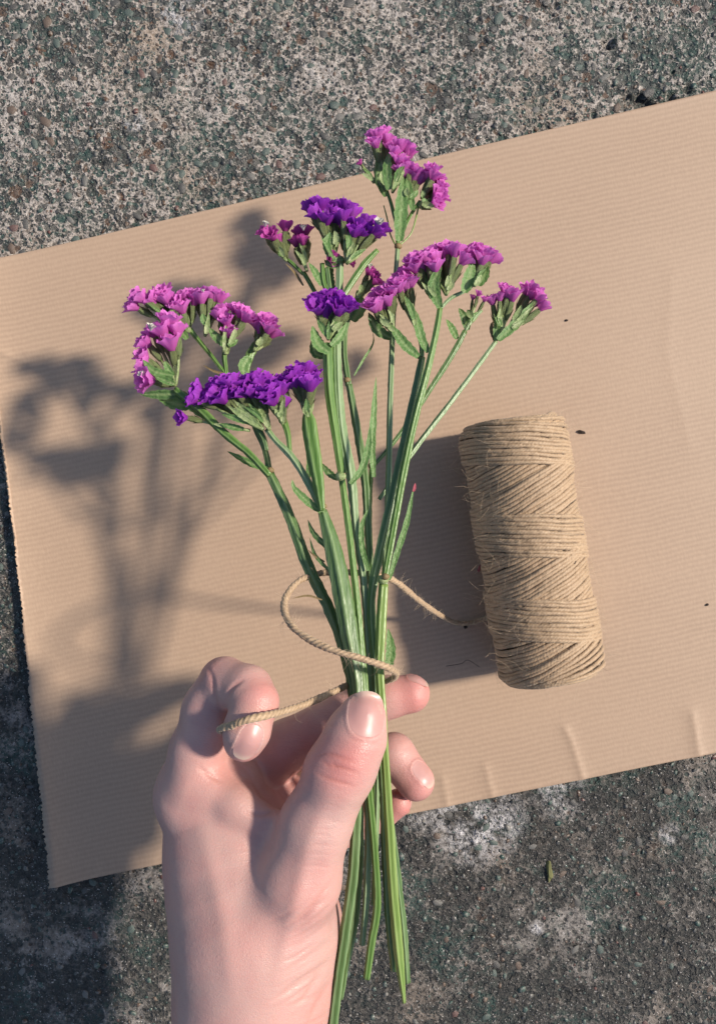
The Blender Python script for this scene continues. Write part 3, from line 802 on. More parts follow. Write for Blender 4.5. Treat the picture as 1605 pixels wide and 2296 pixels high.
fl_cache, ca_cache = {}, {}
def fl_mesh(i, m):
    k = (i, m.name)
    if k not in fl_cache:
        me = FL[i].copy(); me.materials.append(m); fl_cache[k] = me
    return fl_cache[k]
CAL = [calyx_shape(20 + i) for i in range(5)]
def ca_mesh(i, m):
    k = (i, m.name)
    if k not in ca_cache:
        vs, fs, fin = CAL[i]; me = bpy.data.meshes.new('calyx'); me.from_pydata(vs, [], fs); me.shade_smooth(); me.materials.append(m)
        a = me.attributes.new('fin', 'FLOAT', 'POINT'); a.data.foreach_set('value', np.array(fin, np.float32)); ca_cache[k] = me
    return ca_cache[k]
def corolla_mesh():
    vs, fs = [], []
    for j in range(5):
        a = j * 1.2566; b = len(vs)
        for i in range(4):
            t = i / 3; w = .22 * math.sin(math.pi * (.12 + .7 * t))
            for u in (-1, 1):
                vs.append((math.cos(a) * .55 * t - math.sin(a) * u * w, math.sin(a) * .55 * t + math.cos(a) * u * w, .35 * t + .4))
        for i in range(3): fs.append([b + i * 2, b + i * 2 + 1, b + i * 2 + 3, b + i * 2 + 2])
    me = bpy.data.meshes.new('corolla'); me.from_pydata(vs, [], fs); me.materials.append(M_white); return me
COR = corolla_mesh()
er = random.Random(5)
def tube(path, r0, r1, K=7):
    T, L, N = frames(path); n = len(path); vs = []
    for i in range(n):
        r = r0 + (r1 - r0) * i / (n - 1)
        for k in range(K):
            a = 2 * math.pi * k / K; vs.append(path[i] + r * (math.cos(a) * L[i] + math.sin(a) * N[i]))
    fs = [[i * K + k, i * K + (k + 1) % K, (i + 1) * K + (k + 1) % K, (i + 1) * K + k] for i in range(n - 1) for k in range(K)]
    fs.append(list(range(K))[::-1]); fs.append([(n - 1) * K + k for k in range(K)])
    return vs, fs
class Stem:
    def __init__(s, name, label, base, off):
        s.off = off; s.root = empty(name, tuple(P(base[0], base[1], HS(base[1]) + off)))
        tag(s.root, label, 'flower', 'statice stems held in the posy')
    def part(s, o): return put(o, s.root)
    def stem(s, pts, w, m, nm='stem', roll=0.0, wave=.16, seed=0, doff=0):
        if isinstance(w, (int, float)): w = [w] * len(pts)
        v, f, fin = stem_mesh(pts, w, s.off + doff, roll, wave, seed); return s.part(mesh_obj(nm, v, f, m, attr={'fin': fin}))
    def leaf(s, pts, w, m=None, nm='leaf', doff=0, fold=.5, seed=0):
        v, f, fin = leaf_mesh(pts, w, s.off + doff, fold, seed); return s.part(mesh_obj(nm, v, f, m or M_leaf, attr={'fin': fin}))
    def node(s, x, y, r, m, doff=0):
        c = P(x, y, HS(y) + s.off + doff); bm = bmesh.new(); bmesh.ops.create_icosphere(bm, subdivisions=2, radius=1)
        for v in bm.verts: v.co = Vector(c) + Vector((v.co.x * r, v.co.y * r * .85, v.co.z * r)) * .148e-3 * (1 + .08 * math.sin(v.co.x * 9))
        me = bpy.data.meshes.new('node'); bm.to_mesh(me); bm.free(); me.shade_smooth(); me.materials.append(m)
        a = me.attributes.new('fin', 'FLOAT', 'POINT'); s.part(link(bpy.data.objects.new('node', me)))
    def white(s, x, y, size=9, doff=.004):
        o = bpy.data.objects.new('corolla', fl_mesh(er.randrange(7), M_white)); sz = size * .155e-3; o.scale = (sz, sz, sz * 1.2); o.rotation_mode = 'QUATERNION'
        o.rotation_quaternion = Vector((er.uniform(-.4, .4), .8, .6)).to_track_quat('Z', 'Y'); o.location = Vector(P(x, y, HS(y) + s.off + doff)) - Vector((0, .8, .6)) * sz * .6
        link(o); s.part(o)
    def head(s, anchor, flo, m, size=20, cl=46, white=(), up=.35, doff=0, stalk=4, calm=None, calsz=1.0, twigs=True):
        """florets (x, y) around an anchor node; each with a calyx reaching back to the node"""
        A = P(anchor[0], anchor[1], HS(anchor[1]) + s.off + doff); tv, tf = [], []
        for q, fl in enumerate(flo):
            x, y = fl[0], fl[1]; h = HS(y) + s.off + doff + er.uniform(-.002, .0035) + (fl[2] if len(fl) > 2 else 0)
            p = P(x, y, h); d = p - A; d[2] += np.linalg.norm(d) * er.uniform(up - .25, up + .25); d /= np.linalg.norm(d)
            d2 = d + np.array([er.uniform(-.25, .25), er.uniform(-.2, .3), er.uniform(0, .3)]); d2 /= np.linalg.norm(d2)
            sz = size * .155e-3 * er.uniform(1.15, 1.55)
            o = bpy.data.objects.new('floret', fl_mesh(er.randrange(7), m)); o.scale = (sz, sz, sz * 1.05); o.rotation_mode = 'QUATERNION'
            o.rotation_quaternion = Vector(d2).to_track_quat('Z', 'Y') @ Quaternion((0, 0, 1), er.uniform(0, 6.28)); o.location = Vector(p - d2 * sz * .55); link(o); s.part(o)
            L = cl * .155e-3 * er.uniform(.7, .95); w = sz * .72 * calsz
            co = bpy.data.objects.new('calyx', ca_mesh(er.randrange(5), calm or (M_calyx if er.random() < .7 else M_calyx_dark)))
            base = p - d2 * sz * .45 - d * L; mw = Matrix.Translation(Vector(base)) @ Vector(d).to_track_quat('Z', 'Y').to_matrix().to_4x4() @ Matrix.Diagonal((w, w, L, 1))
            link(co); co.parent = o
            ow = Matrix.Translation(o.location) @ o.rotation_quaternion.to_matrix().to_4x4() @ Matrix.Diagonal((*o.scale, 1))
            co.matrix_basis = ow.inverted() @ mw
            if q in white:
                wo = link(bpy.data.objects.new('corolla', COR)); wo.parent = o; wo.matrix_basis = Matrix.Translation((0.2, 0, .75)) @ Matrix.Diagonal((.8, .8, .8, 1))
            if twigs:
                b0 = base + d * L * .15
                if np.linalg.norm(b0 - A) > .0012:
                    midp = (A + b0) / 2 + np.array([er.uniform(-.0006, .0006), -.0004, -.0004]); v, f = tube(catmull([A, midp, b0], 6), stalk * .15e-3, stalk * .15e-3 * .9)
                    k = len(tv); tv += list(v); tf += [[i + k for i in g] for g in f]
        for q in range(max(2, len(flo) // 2)):
            fl = flo[er.randrange(len(flo))]; k = er.uniform(.45, .8); ex, ey = er.uniform(-14, 14), er.uniform(-6, 14)
            st_ = er.uniform(0, .3); x0, y0 = anchor[0] + (fl[0] - anchor[0]) * st_, anchor[1] + (fl[1] - anchor[1]) * st_
            x1, y1 = anchor[0] + (fl[0] - anchor[0]) * k + ex, anchor[1] + (fl[1] - anchor[1]) * k + ey
            v, f, fin = leaf_mesh([(x0, y0), ((x0 + x1) / 2 + er.uniform(-5, 5), (y0 + y1) / 2), (x1, y1)], er.uniform(9, 17), s.off + doff + er.uniform(.001, .0045), .6, er.randrange(99))
            s.part(mesh_obj('bract', v, f, er.choice((M_calyx, M_leaf, M_calyx)), attr={'fin': fin}))
        if tv: s.part(mesh_obj('twig', tv, tf, M_calyx, attr={'fin': [0.3] * len(tv)}))

# A -- pink plant on the left
A_ = Stem('statice_stem', 'statice stem with pale pink-magenta flower heads arching beyond the torn paper edge side', (762, 2300), -.0030)
A_.stem([(762, 2240), (776, 2160), (796, 2060), (806, 1900), (800, 1700), (790, 1550), (768, 1450), (735, 1360), (690, 1270), (645, 1150), (604, 1062)], [18, 22, 24, 26, 26, 27, 30, 34, 36, 34, 30], M_stem_blue, seed=1)
A_.stem([(604, 1066), (560, 1018), (500, 968), (450, 918), (392, 872)], [20, 20, 24, 26, 20], M_stem_green, 'branch', seed=2, doff=.0065)
A_.stem([(604, 1062), (594, 1010), (572, 960), (545, 890), (508, 842)], [22, 20, 18, 15, 13], M_stem_blue, 'branch', seed=3, doff=-.004)
A_.stem([(588, 980), (568, 900), (552, 842), (562, 792), (578, 765)], [14, 14, 20, 30, 18], M_stem_green, 'branch', seed=4, doff=-.004, wave=.3)
A_.stem([(508, 842), (480, 806), (455, 775), (425, 738)], [12, 13, 15, 18], M_stem_green, 'branch', seed=5, doff=-.003)
A_.stem([(508, 842), (503, 800), (505, 770)], [12, 16, 16], M_stem_green, 'branch', seed=6, doff=-.003)
A_.leaf([(600, 1052), (560, 1038), (510, 1012)], 17, seed=1, doff=.002)
A_.leaf([(398, 880), (430, 905), (470, 945)], 30, M_leaf, seed=9, doff=.005)
A_.leaf([(402, 884), (370, 884), (315, 884)], 24, M_leaf_dark, seed=2, doff=.005)
A_.leaf([(430, 910), (395, 905), (352, 890)], 34, M_leaf, seed=3, doff=.003)
A_.leaf([(388, 842), (345, 832), (320, 806)], 20, M_leaf, seed=4, doff=.008)
A_.leaf([(420, 760), (405, 740), (380, 705)], 22, M_leaf, seed=14, doff=.0)
A_.leaf([(560, 800), (545, 820), (548, 846)], 26, M_leaf, seed=15, doff=.0)
A_.leaf([(505, 775), (480, 750), (470, 735)], 22, M_leaf, seed=16, doff=.001)
A_.leaf([(505, 838), (480, 832), (455, 818)], 6, M_brown, 'bract', seed=5)
A_.node(606, 1054, 9, M_brown, .002)
A_.head((394, 862), [(380, 725), (343, 747), (329, 770), (383, 773), (324, 799), (326, 828), (334, 852), (365, 745), (398, 745)], M_pink, 20, 52, doff=.005)
A_.head((425, 742), [(321, 671), (302, 687), (343, 674), (369, 661), (378, 677), (398, 683), (414, 667), (407, 693), (436, 677), (312, 668), (355, 668)], M_pink, 17, 44, doff=-.002)
A_.head((460, 752), [(439, 664), (462, 667), (481, 666), (452, 672), (472, 660), (492, 670)], M_pink, 16, 56, doff=-.002)
A_.head((503, 790), [(494, 712), (508, 722), (513, 747), (500, 700), (538, 703), (526, 694), (551, 712)], M_pink, 17, 44, doff=-.001)
A_.head((570, 785), [(577, 728), (596, 722), (602, 738), (612, 748), (583, 741)], M_pink, 17, 40, doff=-.001)

A_.white(337, 735, 10, .012); A_.white(321, 842, 9, .010); A_.white(456, 652, 5, .004)

# B -- purple plant in front
B_ = Stem('statice_stem', 'statice stem with a wide comb of dark violet flowers and broad flat wings', (745, 2310), .0035)
B_.stem([(742, 2330), (757, 2210), (776, 2080), (793, 1950), (800, 1800), (804, 1650), (802, 1530), (782, 1420), (764, 1320), (744, 1225), (722, 1145)], [30, 30, 30, 30, 28, 28, 34, 52, 58, 52, 30], M_stem_blue, seed=11, wave=.08)
B_.stem([(722, 1148), (690, 1080), (652, 1022), (618, 988), (598, 962)], [20, 22, 22, 18, 18], M_stem_pale, 'branch', seed=12, doff=.001)
B_.stem([(722, 1145), (714, 1080), (703, 1010), (694, 950), (690, 925)], [18, 34, 44, 44, 26], M_stem_green, 'branch', seed=13, doff=.004, wave=.1)
B_.stem([(650, 1022), (645, 975), (632, 935)], [14, 18, 26], M_stem_green, 'branch', seed=14, doff=.001)
B_.stem([(598, 1010), (590, 980), (572, 950)], [14, 18, 20], M_stem_blue, 'branch', seed=15, doff=-.001)
B_.leaf([(720, 1148), (690, 1125), (660, 1095), (655, 1075)], 18, seed=21, doff=.002)
B_.leaf([(738, 1232), (704, 1196), (690, 1165)], 14, M_leaf_dark, seed=22)
B_.leaf([(744, 1285), (708, 1246), (694, 1205)], 9, M_leaf_dark, seed=23)
B_.leaf([(728, 1260), (705, 1246), (690, 1232)], 5, M_brown, 'tendril', seed=24)
B_.leaf([(722, 1345), (690, 1336), (655, 1342)], 5, M_brown, 'tendril', seed=25)
B_.node(724, 1135, 9, M_brown, .003)
B_.leaf([(688, 1090), (694, 1030), (684, 985)], 14, M_leaf, seed=26, doff=-.003)
B_.head((590, 962), [(455, 888), (436, 895), (468, 898), (487, 885), (448, 880), (494, 869), (513, 882), (506, 859), (522, 863), (500, 895), (480, 870)], M_purple, 18, 58, doff=.003, calm=M_calyx_dark, up=.25)
B_.head((604, 962), [(538, 869), (554, 863), (570, 856), (583, 866), (564, 882), (545, 885), (526, 875), (532, 890), (575, 895)], M_purple, 18, 56, doff=.003, calm=M_calyx_dark, up=.25)
B_.head((634, 948), [(602, 876), (596, 888), (618, 863), (631, 876), (618, 895), (634, 908), (590, 862), (610, 900), (640, 868)], M_purple, 18, 46, doff=.004, up=.25)
B_.head((560, 965), [(412, 936)], M_purple, 15, 40, doff=0.0, calm=M_calyx_dark)
B_.head((692, 936), [(654, 850), (670, 836), (686, 833), (702, 847), (676, 856), (684, 870), (660, 864), (696, 866), (666, 848)], M_purple, 18, 44, doff=.005, up=.3)

# C -- single violet head on a hairy stem
C_ = Stem('statice_stem', 'statice stem topped by one single round violet flower head', (822, 2190), .0020)
C_.stem([(822, 2196), (834, 2110), (846, 2030), (840, 1900), (826, 1750), (822, 1600), (812, 1480), (800, 1350), (784, 1210), (768, 1090), (752, 980), (738, 880), (734, 770)], [18, 22, 22, 20, 20, 22, 22, 22, 22, 22, 26, 30, 32], M_stem_green, seed=31, wave=.09)
C_.leaf([(738, 790), (712, 770), (700, 730)], 30, M_leaf, seed=31, doff=.003)
C_.leaf([(728, 800), (706, 790), (702, 755)], 22, M_leaf_dark, seed=35, doff=-.001)
C_.leaf([(742, 775), (764, 752), (778, 722)], 20, M_leaf, seed=32, doff=.002)
C_.node(763, 1068, 13, M_calyx, .006)
C_.leaf([(785, 1085), (812, 1050), (826, 1000), (829, 955)], 17, M_leaf, seed=33, doff=.005)
C_.leaf([(757, 1075), (735, 1058), (720, 1038)], 16, M_leaf_dark, seed=34, doff=.003)
C_.head((736, 760), [(706, 680), (720, 674), (737, 667), (756, 671), (772, 683), (730, 692), (714, 694), (743, 705), (730, 710), (760, 696), (782, 690), (748, 685)], M_purple, 18, 40, doff=.002, up=.3)

# D -- tall violet cluster
D_ = Stem('statice_stem', 'statice stem carrying a tall violet cluster with one small white petal', (812, 2130), -.0005)
D_.stem([(812, 2120), (822, 2000), (826, 1850), (818, 1700), (830, 1580), (826, 1450), (815, 1300), (798, 1180), (786, 1060), (766, 960), (757, 850), (756, 740), (760, 640), (762, 575)], [16, 20, 20, 20, 20, 20, 22, 24, 30, 32, 30, 26, 26, 24], M_stem_pale, seed=41)
D_.stem([(772, 1060), (757, 960), (748, 850), (746, 740), (740, 660), (733, 600)], [14, 16, 16, 16, 16, 16], M_stem_blue, 'branch', seed=42, doff=.001)
D_.stem([(768, 665), (790, 630), (818, 590), (846, 560)], [18, 22, 22, 16], M_stem_green, 'branch', seed=43, doff=.002)
D_.stem([(756, 690), (728, 640), (722, 590)], [14, 16, 14], M_stem_green, 'branch', seed=44, doff=.001)
D_.leaf([(738, 575), (732, 545), (740, 520)], 20, M_leaf, seed=41, doff=.004)
D_.leaf([(722, 640), (706, 610), (692, 588)], 20, M_leaf, seed=43, doff=.001)
D_.leaf([(745, 650), (735, 620), (745, 590)], 30, M_leaf_dark, seed=44, doff=-.002)
D_.head((748, 580), [(703, 462), (719, 462), (731, 474), (709, 481), (757, 468), (776, 468), (731, 494), (751, 494), (698, 470), (744, 480), (720, 488)], M_purple, 17, 62, doff=.001, calm=M_calyx_dark, up=.2)
D_.head((778, 590), [(789, 481), (770, 487), (786, 506), (805, 510), (824, 503), (843, 520), (827, 527), (853, 515), (795, 522), (812, 524), (765, 500)], M_purple, 17, 58, doff=.002, calm=M_calyx_dark, up=.2)
D_.head((730, 590), [(744, 582), (783, 583)], M_mag, 14, 20, doff=-.003)

D_.white(847, 501, 12, .007)

# E -- deep magenta heads behind
E_ = Stem('statice_stem', 'statice stem with deep magenta half-open heads and a thin curling tendril', (905, 2215), -.0045)
E_.stem([(912, 2205), (904, 2090), (890, 1960), (878, 1860), (862, 1720), (846, 1600), (840, 1480), (834, 1340), (826, 1200), (818, 1070), (800, 960), (782, 862)], [20, 24, 22, 18, 18, 18, 18, 20, 22, 24, 24, 22], M_stem_blue, seed=51)
E_.stem([(782, 865), (772, 790), (775, 730), (790, 690)], [20, 18, 20, 22], M_stem_blue, 'branch', seed=52)
E_.stem([(760, 790), (740, 720), (706, 655), (680, 610)], [12, 14, 16, 16], M_stem_green, 'branch', seed=53, doff=-.002)
E_.stem([(680, 614), (655, 590), (636, 575)], [12, 12, 12], M_stem_green, 'branch', seed=54, doff=-.002)
E_.node(778, 852, 9, M_brown)
E_.leaf([(794, 842), (815, 805), (836, 770), (836, 742)], 6, M_leaf, 'tendril', seed=55)
E_.leaf([(790, 720), (808, 690), (800, 650)], 34, M_leaf, seed=56)
E_.leaf([(680, 640), (660, 610), (640, 590)], 8, M_brown, 'bract', seed=57)
E_.leaf([(826, 1280), (812, 1225), (812, 1175), (826, 1140)], 13, M_leaf, seed=58, doff=.006)
E_.leaf([(838, 1070), (834, 1000), (838, 920), (843, 845)], 17, M_leaf, seed=59, doff=.006)
E_.node(832, 1044, 8, M_brown, .004)
E_.head((640, 582), [(595, 522), (626, 540), (640, 513), (610, 530)], M_mag, 14, 48, calm=M_calyx_dark, calsz=1.7)
E_.head((688, 606), [(671, 526), (679, 542), (683, 522), (664, 545)], M_mag, 16, 54, calm=M_calyx_dark, calsz=1.5)
E_.head((800, 670), [(837, 620), (826, 610), (842, 632)], M_mag, 14, 40, calm=M_calyx)

E_.white(594, 503, 8, .004); E_.white(680, 511, 8, .004); E_.white(829, 599, 8, .004)

# F -- highest pink spray
F_ = Stem('statice_stem', 'pale thin-stemmed statice with the highest pink spray, reaching over the paper edge', (822, 2000), -.0035)
F_.stem([(836, 2030), (842, 1900), (846, 1750), (852, 1600), (854, 1480), (860, 1350), (867, 1200), (872, 1050), (875, 900), (882, 700), (891, 556)], [16, 16, 18, 18, 18, 18, 18, 18, 18, 16, 16], M_stem_pale, seed=61, wave=.1)
F_.stem([(891, 556), (889, 510), (876, 455), (866, 425)], [12, 13, 13, 12], M_stem_green, 'branch', seed=62)
F_.stem([(891, 556), (896, 500), (905, 450), (908, 410)], [12, 22, 30, 20], M_stem_green, 'branch', seed=63, wave=.1)
F_.stem([(893, 552), (920, 525), (932, 490), (938, 462)], [5, 5, 6, 6], M_stem_lime, 'branch', seed=64)
F_.stem([(888, 552), (875, 525), (868, 490), (860, 460)], [5, 5, 5, 4], M_stem_green, 'branch', seed=65)
F_.stem([(892, 552), (912, 500), (928, 470), (942, 450)], [6, 10, 12, 12], M_stem_green, 'branch', seed=66)
F_.node(892, 552, 10, M_brown)
F_.leaf([(866, 440), (850, 400), (852, 350), (846, 320)], 26, M_leaf_dark, seed=61)
F_.leaf([(872, 425), (868, 375), (876, 335)], 24, M_leaf, seed=62, doff=.005)
F_.leaf([(895, 540), (900, 460), (904, 395)], 34, M_leaf, seed=63, doff=.004)
F_.leaf([(925, 470), (918, 430), (912, 395)], 20, M_leaf, seed=64, doff=.003)
F_.leaf([(864, 425), (835, 400), (808, 362)], 10, M_calyx_dark, seed=65)
F_.head((866, 425), [(847, 305), (834, 308), (859, 302), (869, 318), (875, 334), (842, 322)], M_pink, 15, 56, doff=.001)
F_.head((880, 430), [(898, 330), (911, 337), (901, 353), (895, 362), (917, 345), (884, 345)], M_pink, 16, 50, doff=.002)
F_.head((912, 452), [(898, 385), (917, 378), (933, 388), (939, 407), (927, 401), (908, 392)], M_pink, 15, 42, doff=.002)
F_.head((940, 458), [(968, 385), (981, 404), (987, 417), (978, 442), (975, 455), (988, 437), (960, 400), (972, 395)], M_pink, 16, 42, doff=.001)
F_.head((838, 408), [(808, 366)], M_mag, 8, 26, calm=M_calyx_dark)

# G -- right-hand pink comb, darker strand
G_ = Stem('statice_stem', 'dark ridged statice stem under the slanting lower end of the pink comb', (882, 2170), .0008)
G_.stem([(884, 2178), (872, 2060), (864, 1900), (856, 1720), (846, 1600), (840, 1480), (832, 1350), (850, 1240), (880, 1110), (910, 970), (930, 880), (946, 800)], [18, 22, 22, 20, 18, 20, 24, 28, 30, 30, 28, 22], M_stem_blue, seed=71)
G_.stem([(946, 804), (946, 775), (938, 748), (930, 728)], [14, 16, 14, 10], M_stem_pale, 'branch', seed=72)
G_.stem([(940, 802), (912, 778), (884, 752)], [10, 12, 14], M_stem_green, 'branch', seed=73)
G_.leaf([(938, 800), (905, 770), (880, 735), (872, 728)], 26, M_leaf, seed=71, doff=.003)
G_.leaf([(960, 790), (945, 760), (930, 710), (908, 670)], 24, M_leaf, seed=72, doff=.003)
G_.leaf([(876, 758), (845, 738), (826, 700)], 28, M_leaf_dark, seed=73)
G_.head((884, 748), [(843, 675), (854, 661), (865, 664), (879, 654), (847, 686), (861, 688), (838, 690), (870, 676)], M_pink, 18, 48, doff=.002, calm=M_calyx_dark)
G_.head((930, 730), [(890, 636), (904, 621), (912, 643), (922, 636), (900, 650), (915, 628), (894, 645)], M_pink, 17, 54, doff=.002, calm=M_calyx_dark)

# I -- right-hand pink comb, yellow-green front stem with a node
I_ = Stem('statice_stem', 'yellow-green statice stem with a swollen brown node below the pink comb', (905, 2245), .0042)
I_.stem([(906, 2250), (894, 2140), (882, 2000), (874, 1860), (864, 1700), (858, 1600), (852, 1500), (855, 1400), (860, 1310)], [10, 26, 26, 26, 22, 24, 24, 28, 26], M_stem_lime, seed=81, wave=.06)
I_.stem([(862, 1300), (880, 1200), (905, 1060), (930, 940), (958, 830), (978, 740), (986, 690)], [16, 20, 22, 22, 22, 20, 18], M_stem_green, seed=82, wave=.08)
I_.node(858, 1300, 13, M_calyx, .001); I_.node(864, 1293, 9, M_brown, .003)
I_.leaf([(872, 1300), (890, 1240), (912, 1170), (928, 1090)], 14, M_leaf, seed=81)
I_.leaf([(926, 1102), (929, 1095), (931, 1083)], 7, M_redtip, 'leaf_tip', seed=82, doff=.0004)
I_.leaf([(868, 1505), (876, 1460), (870, 1410)], 22, M_leaf, seed=83, doff=-.001)
I_.stem([(986, 692), (1010, 668), (1045, 650), (1070, 628)], [12, 12, 12, 12], M_stem_pale, 'branch', seed=83)
I_.stem([(986, 692), (982, 655), (985, 625)], [14, 16, 14], M_stem_green, 'branch', seed=84)
I_.leaf([(986, 690), (972, 640), (990, 590)], 28, M_leaf, seed=84, doff=.004)
I_.leaf([(1040, 655), (1052, 620), (1060, 585)], 32, M_leaf, seed=85, doff=.003)
I_.leaf([(1072, 640), (1085, 615), (1090, 590)], 28, M_leaf, seed=86, doff=.001)
I_.leaf([(985, 680), (960, 650), (956, 610)], 22, M_leaf_dark, seed=87, doff=.001)
I_.head((978, 672), [(926, 589), (937, 585), (948, 592), (958, 582), (976, 600), (930, 600), (945, 602)], M_pink, 18, 56, doff=.001, calm=M_calyx_dark)
I_.head((1000, 660), [(976, 583), (987, 564), (1005, 560), (1020, 567), (998, 578), (1038, 585), (968, 574), (1012, 575)], M_pink, 18, 58, doff=.002)
I_.head((1064, 640), [(1056, 566), (1074, 571), (1092, 572), (1081, 583), (1103, 582), (1064, 578)], M_pink, 18, 46, doff=.002)

# H -- far right thin branches
H_ = Stem('statice_stem', 'thin statice stem branching towards the twine spool with a small pink head', (830, 1900), -.0062)
H_.stem([(840, 1900), (836, 1740), (836, 1600), (834, 1450), (832, 1300), (828, 1150), (832, 1050)], [16, 16, 16, 16, 16, 16, 14], M_stem_green, seed=91)
H_.stem([(832, 1050), (875, 1000), (920, 940), (965, 870), (1010, 800), (1042, 742)], [12, 14, 16, 18, 20, 18], M_stem_blue, 'branch', seed=92)
H_.stem([(850, 1120), (935, 1000), (1000, 915), (1060, 835), (1112, 764)], [12, 16, 16, 16, 15], M_stem_pale, 'branch', seed=93)
H_.stem([(1042, 742), (1060, 715), (1080, 695)], [12, 12, 10], M_stem_pale, 'branch', seed=94)
H_.leaf([(1024, 760), (1012, 735), (1000, 715)], 20, M_leaf, seed=91)
H_.leaf([(1048, 740), (1040, 710), (1028, 690)], 22, M_leaf_dark, seed=92)
H_.leaf([(1110, 766), (1102, 735), (1106, 718)], 12, M_brown, 'bract', seed=93)
H_.leaf([(1116, 762), (1160, 722), (1194, 678)], 24, M_leaf, seed=94, doff=.004)
H_.leaf([(1112, 764), (1114, 735), (1118, 700)], 18, M_leaf, seed=95, doff=.002)
H_.head((1122, 752), [(1138, 657), (1131, 652), (1149, 666), (1104, 676), (1120, 668)], M_pink, 15, 52, calm=M_calyx)
H_.head((1140, 742), [(1178, 652), (1192, 652), (1207, 666), (1186, 666), (1214, 688), (1200, 678)], M_pink, 15, 56, calm=M_calyx)
H_.head((1056, 722), [(1072, 660), (1086, 672), (1060, 668)], M_pink, 8, 40, calm=M_calyx)

# ------------------------------------------------------------------ loose twine round the posy
tw = [(1108, 1378, .010), (1085, 1388, .0062), (1048, 1397, .0060), (1010, 1392, .012), (950, 1355, .043), (892, 1308, .074), (850, 1290, .080), (790, 1284, .0805), (728, 1284, .083), (675, 1300, .088), (643, 1335, .094), (638, 1372, .100),
      (660, 1410, .106), (705, 1440, .110), (752, 1460, .1125), (800, 1474, .1125), (845, 1488, .1110), (876, 1500, .1075), (888, 1512, .101), (872, 1526, .0935), (830, 1530, .0905), (790, 1533, .0925), (750, 1550, .0985), (700, 1573, .1065), (640, 1594, .1155), (600, 1604, .121),
      (560, 1613, .1245), (526, 1624, .1235), (512, 1633, .1190), (508, 1641, .112), (518, 1648, .1055), (535, 1655, .102), (570, 1650, .101)]
tp = catmull(np.array([P(*q) for q in tw]), 760)
# keep it lying on the skin where it crosses the bent finger
for i, q in enumerate(tp):
    hit, hn, _, dist = bvh.find_nearest(Vector(q))
    if hit is not None:
        d = (Vector(q) - hit).dot(hn)
        if d < .0011 and dist < .012 and 560 < i < 735: tp[i] = np.array(hit + hn * .0007)
for it in range(5): tp[560:-2] = .5 * tp[560:-2] + .25 * (tp[559:-3] + tp[561:-1])
v, f, g = twine_mesh(tp, .00118, .0050, 15)
twine = empty('loose_twine', tuple(tp[0]))
tag(twine, 'loose end of jute twine looped round the stems and hooked over the bent index finger', 'twine')
put(mesh_obj('strand', v, f, M_jute, attr={'groove': g}), twine)
fb = []
for i in range(420):
    k = rng.integers(40, len(tp) - 130); t = tp[k + 1] - tp[k]; t /= np.linalg.norm(t) + 1e-9
    nrm = rng.normal(0, 1, 3); nrm -= t * (nrm @ t); nrm /= np.linalg.norm(nrm)
    fb.append((tp[k] + nrm * .0009, nrm * rng.uniform(.2, .7) + t * rng.normal(0, 1.2), rng.uniform(.0015, .0055)))
v, f = fibre_mesh(fb, .00005)
put(tag(mesh_obj('loose_fibres', v, f, M_fibre), kind='stuff'), twine)

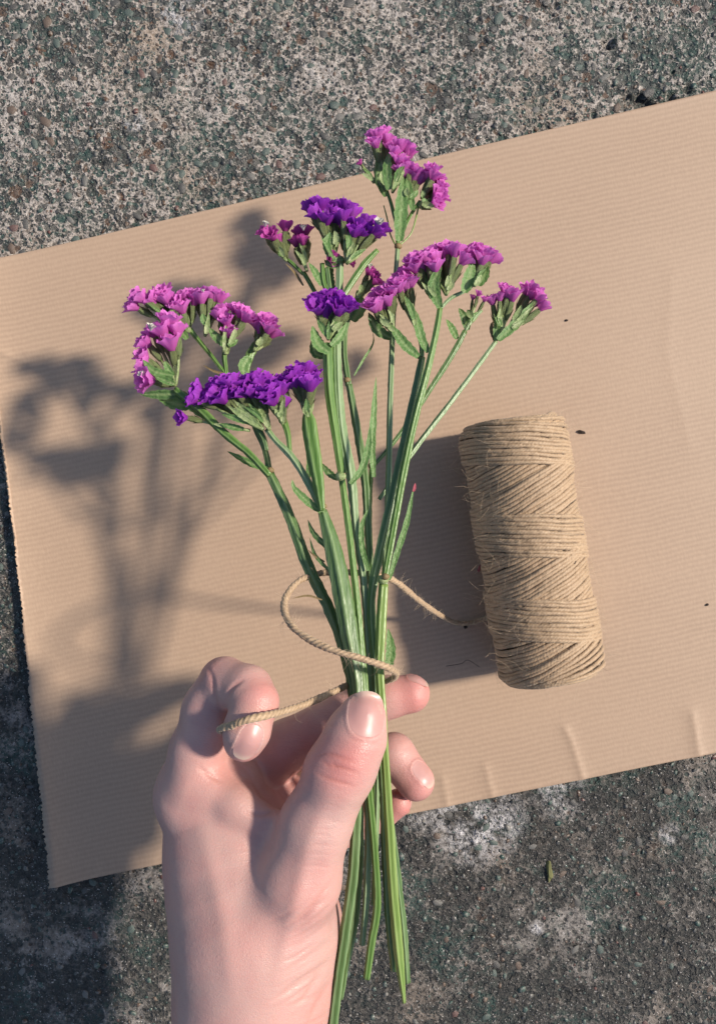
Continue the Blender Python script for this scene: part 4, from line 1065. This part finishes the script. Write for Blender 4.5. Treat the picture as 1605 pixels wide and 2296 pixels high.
# ------------------------------------------------------------------ crumbs and bits
def crumb(name, x, y, h, sx_, sy_, sz_, m, label, cat, rot=0, group=None, seed=0):
    e = random.Random(seed); bm = bmesh.new(); bmesh.ops.create_icosphere(bm, subdivisions=2, radius=1)
    for v in bm.verts: v.co *= 1 + e.uniform(-.35, .3)
    for v in bm.verts: v.co = Vector((v.co.x * sx_, v.co.y * sy_, v.co.z * sz_)) * 1e-3
    me = bpy.data.meshes.new(name); bm.to_mesh(me); bm.free(); me.materials.append(m)
    o = link(bpy.data.objects.new(name, me)); o.location = Vector(P(x, y, h)); o.rotation_euler = (0, 0, rot)
    return tag(o, label, cat, group)
def paper_z(x, y):
    d = (px - x) ** 2 + (py - y) ** 2; return float(PZ.ravel()[np.argmin(d)])
crumb('soil_crumb', 1303, 968, paper_z(1303, 968) + .0006, 1.7, .8, .8, M_soil, 'dark soil crumb on the paper right beside the top of the spool', 'crumb', -.3, seed=1)
crumb('soil_crumb', 1043, 1405, paper_z(1043, 1405) + .0006, 1.0, .9, .8, M_soil, 'dark soil crumb under the twine where it leaves the spool', 'crumb', .4, seed=2)
crumb('soil_crumb', 1270, 718, paper_z(1270, 718) + .0003, .6, .5, .4, M_soil, 'tiny dark crumb on open paper above the spool', 'crumb', 0, seed=3)
crumb('soil_crumb', 1585, 1356, paper_z(1585, 1356) + .0003, .7, .5, .4, M_soil, 'tiny dark crumb on open paper beyond the lit side of the spool', 'crumb', .6, seed=4)
crumb('soil_crumb', 1286, 1260, zc + SPr * .80, .8, 1.3, .8, M_soil, 'black crumb stuck on the wound twine of the spool', 'crumb', .3, seed=5)
crumb('soil_crumb', 1074, 1275, paper_z(1066, 1290) + .0006, .5, 1.9, .6, M_redtip, 'thin reddish husk against the shaded side of the spool', 'husk', -.25, seed=6)
tl_ = catmull([P(1000, 1494, .0046), P(1035, 1488, .0052), P(1048, 1480, .0056), P(1075, 1496, .0048)], 12)
v, f = tube(tl_, .00014, .0001, 5); tag(mesh_obj('dry_fibre', v, f, M_soil), 'thin bent dark fibre on the paper below the spool twine', 'fibre')
mo = crumb('moss_tuft', 1232, 1955, gz(*P(1232, 1955, 0)[:2]) + .0008, 1.3, 5.5, 1.1, M_moss, 'small dry yellow-green moss shred on the dark concrete', 'moss', .1, seed=7)
SPK = ['tiny yellow speck on dark concrete close to the paper corner and the wrist', 'tiny yellow speck on shaded concrete well away from the wrist', 'tiny yellow speck on concrete beside the thick lowest stem']
for i, (x, y) in enumerate(((372, 1965), (448, 2080), (775, 2190))):
    crumb('pollen_speck', x, y, gz(*P(x, y, 0)[:2]) + .0005, .6, .5, .4, M_yellow, SPK[i], 'speck', i, 'yellow specks', seed=20 + i)
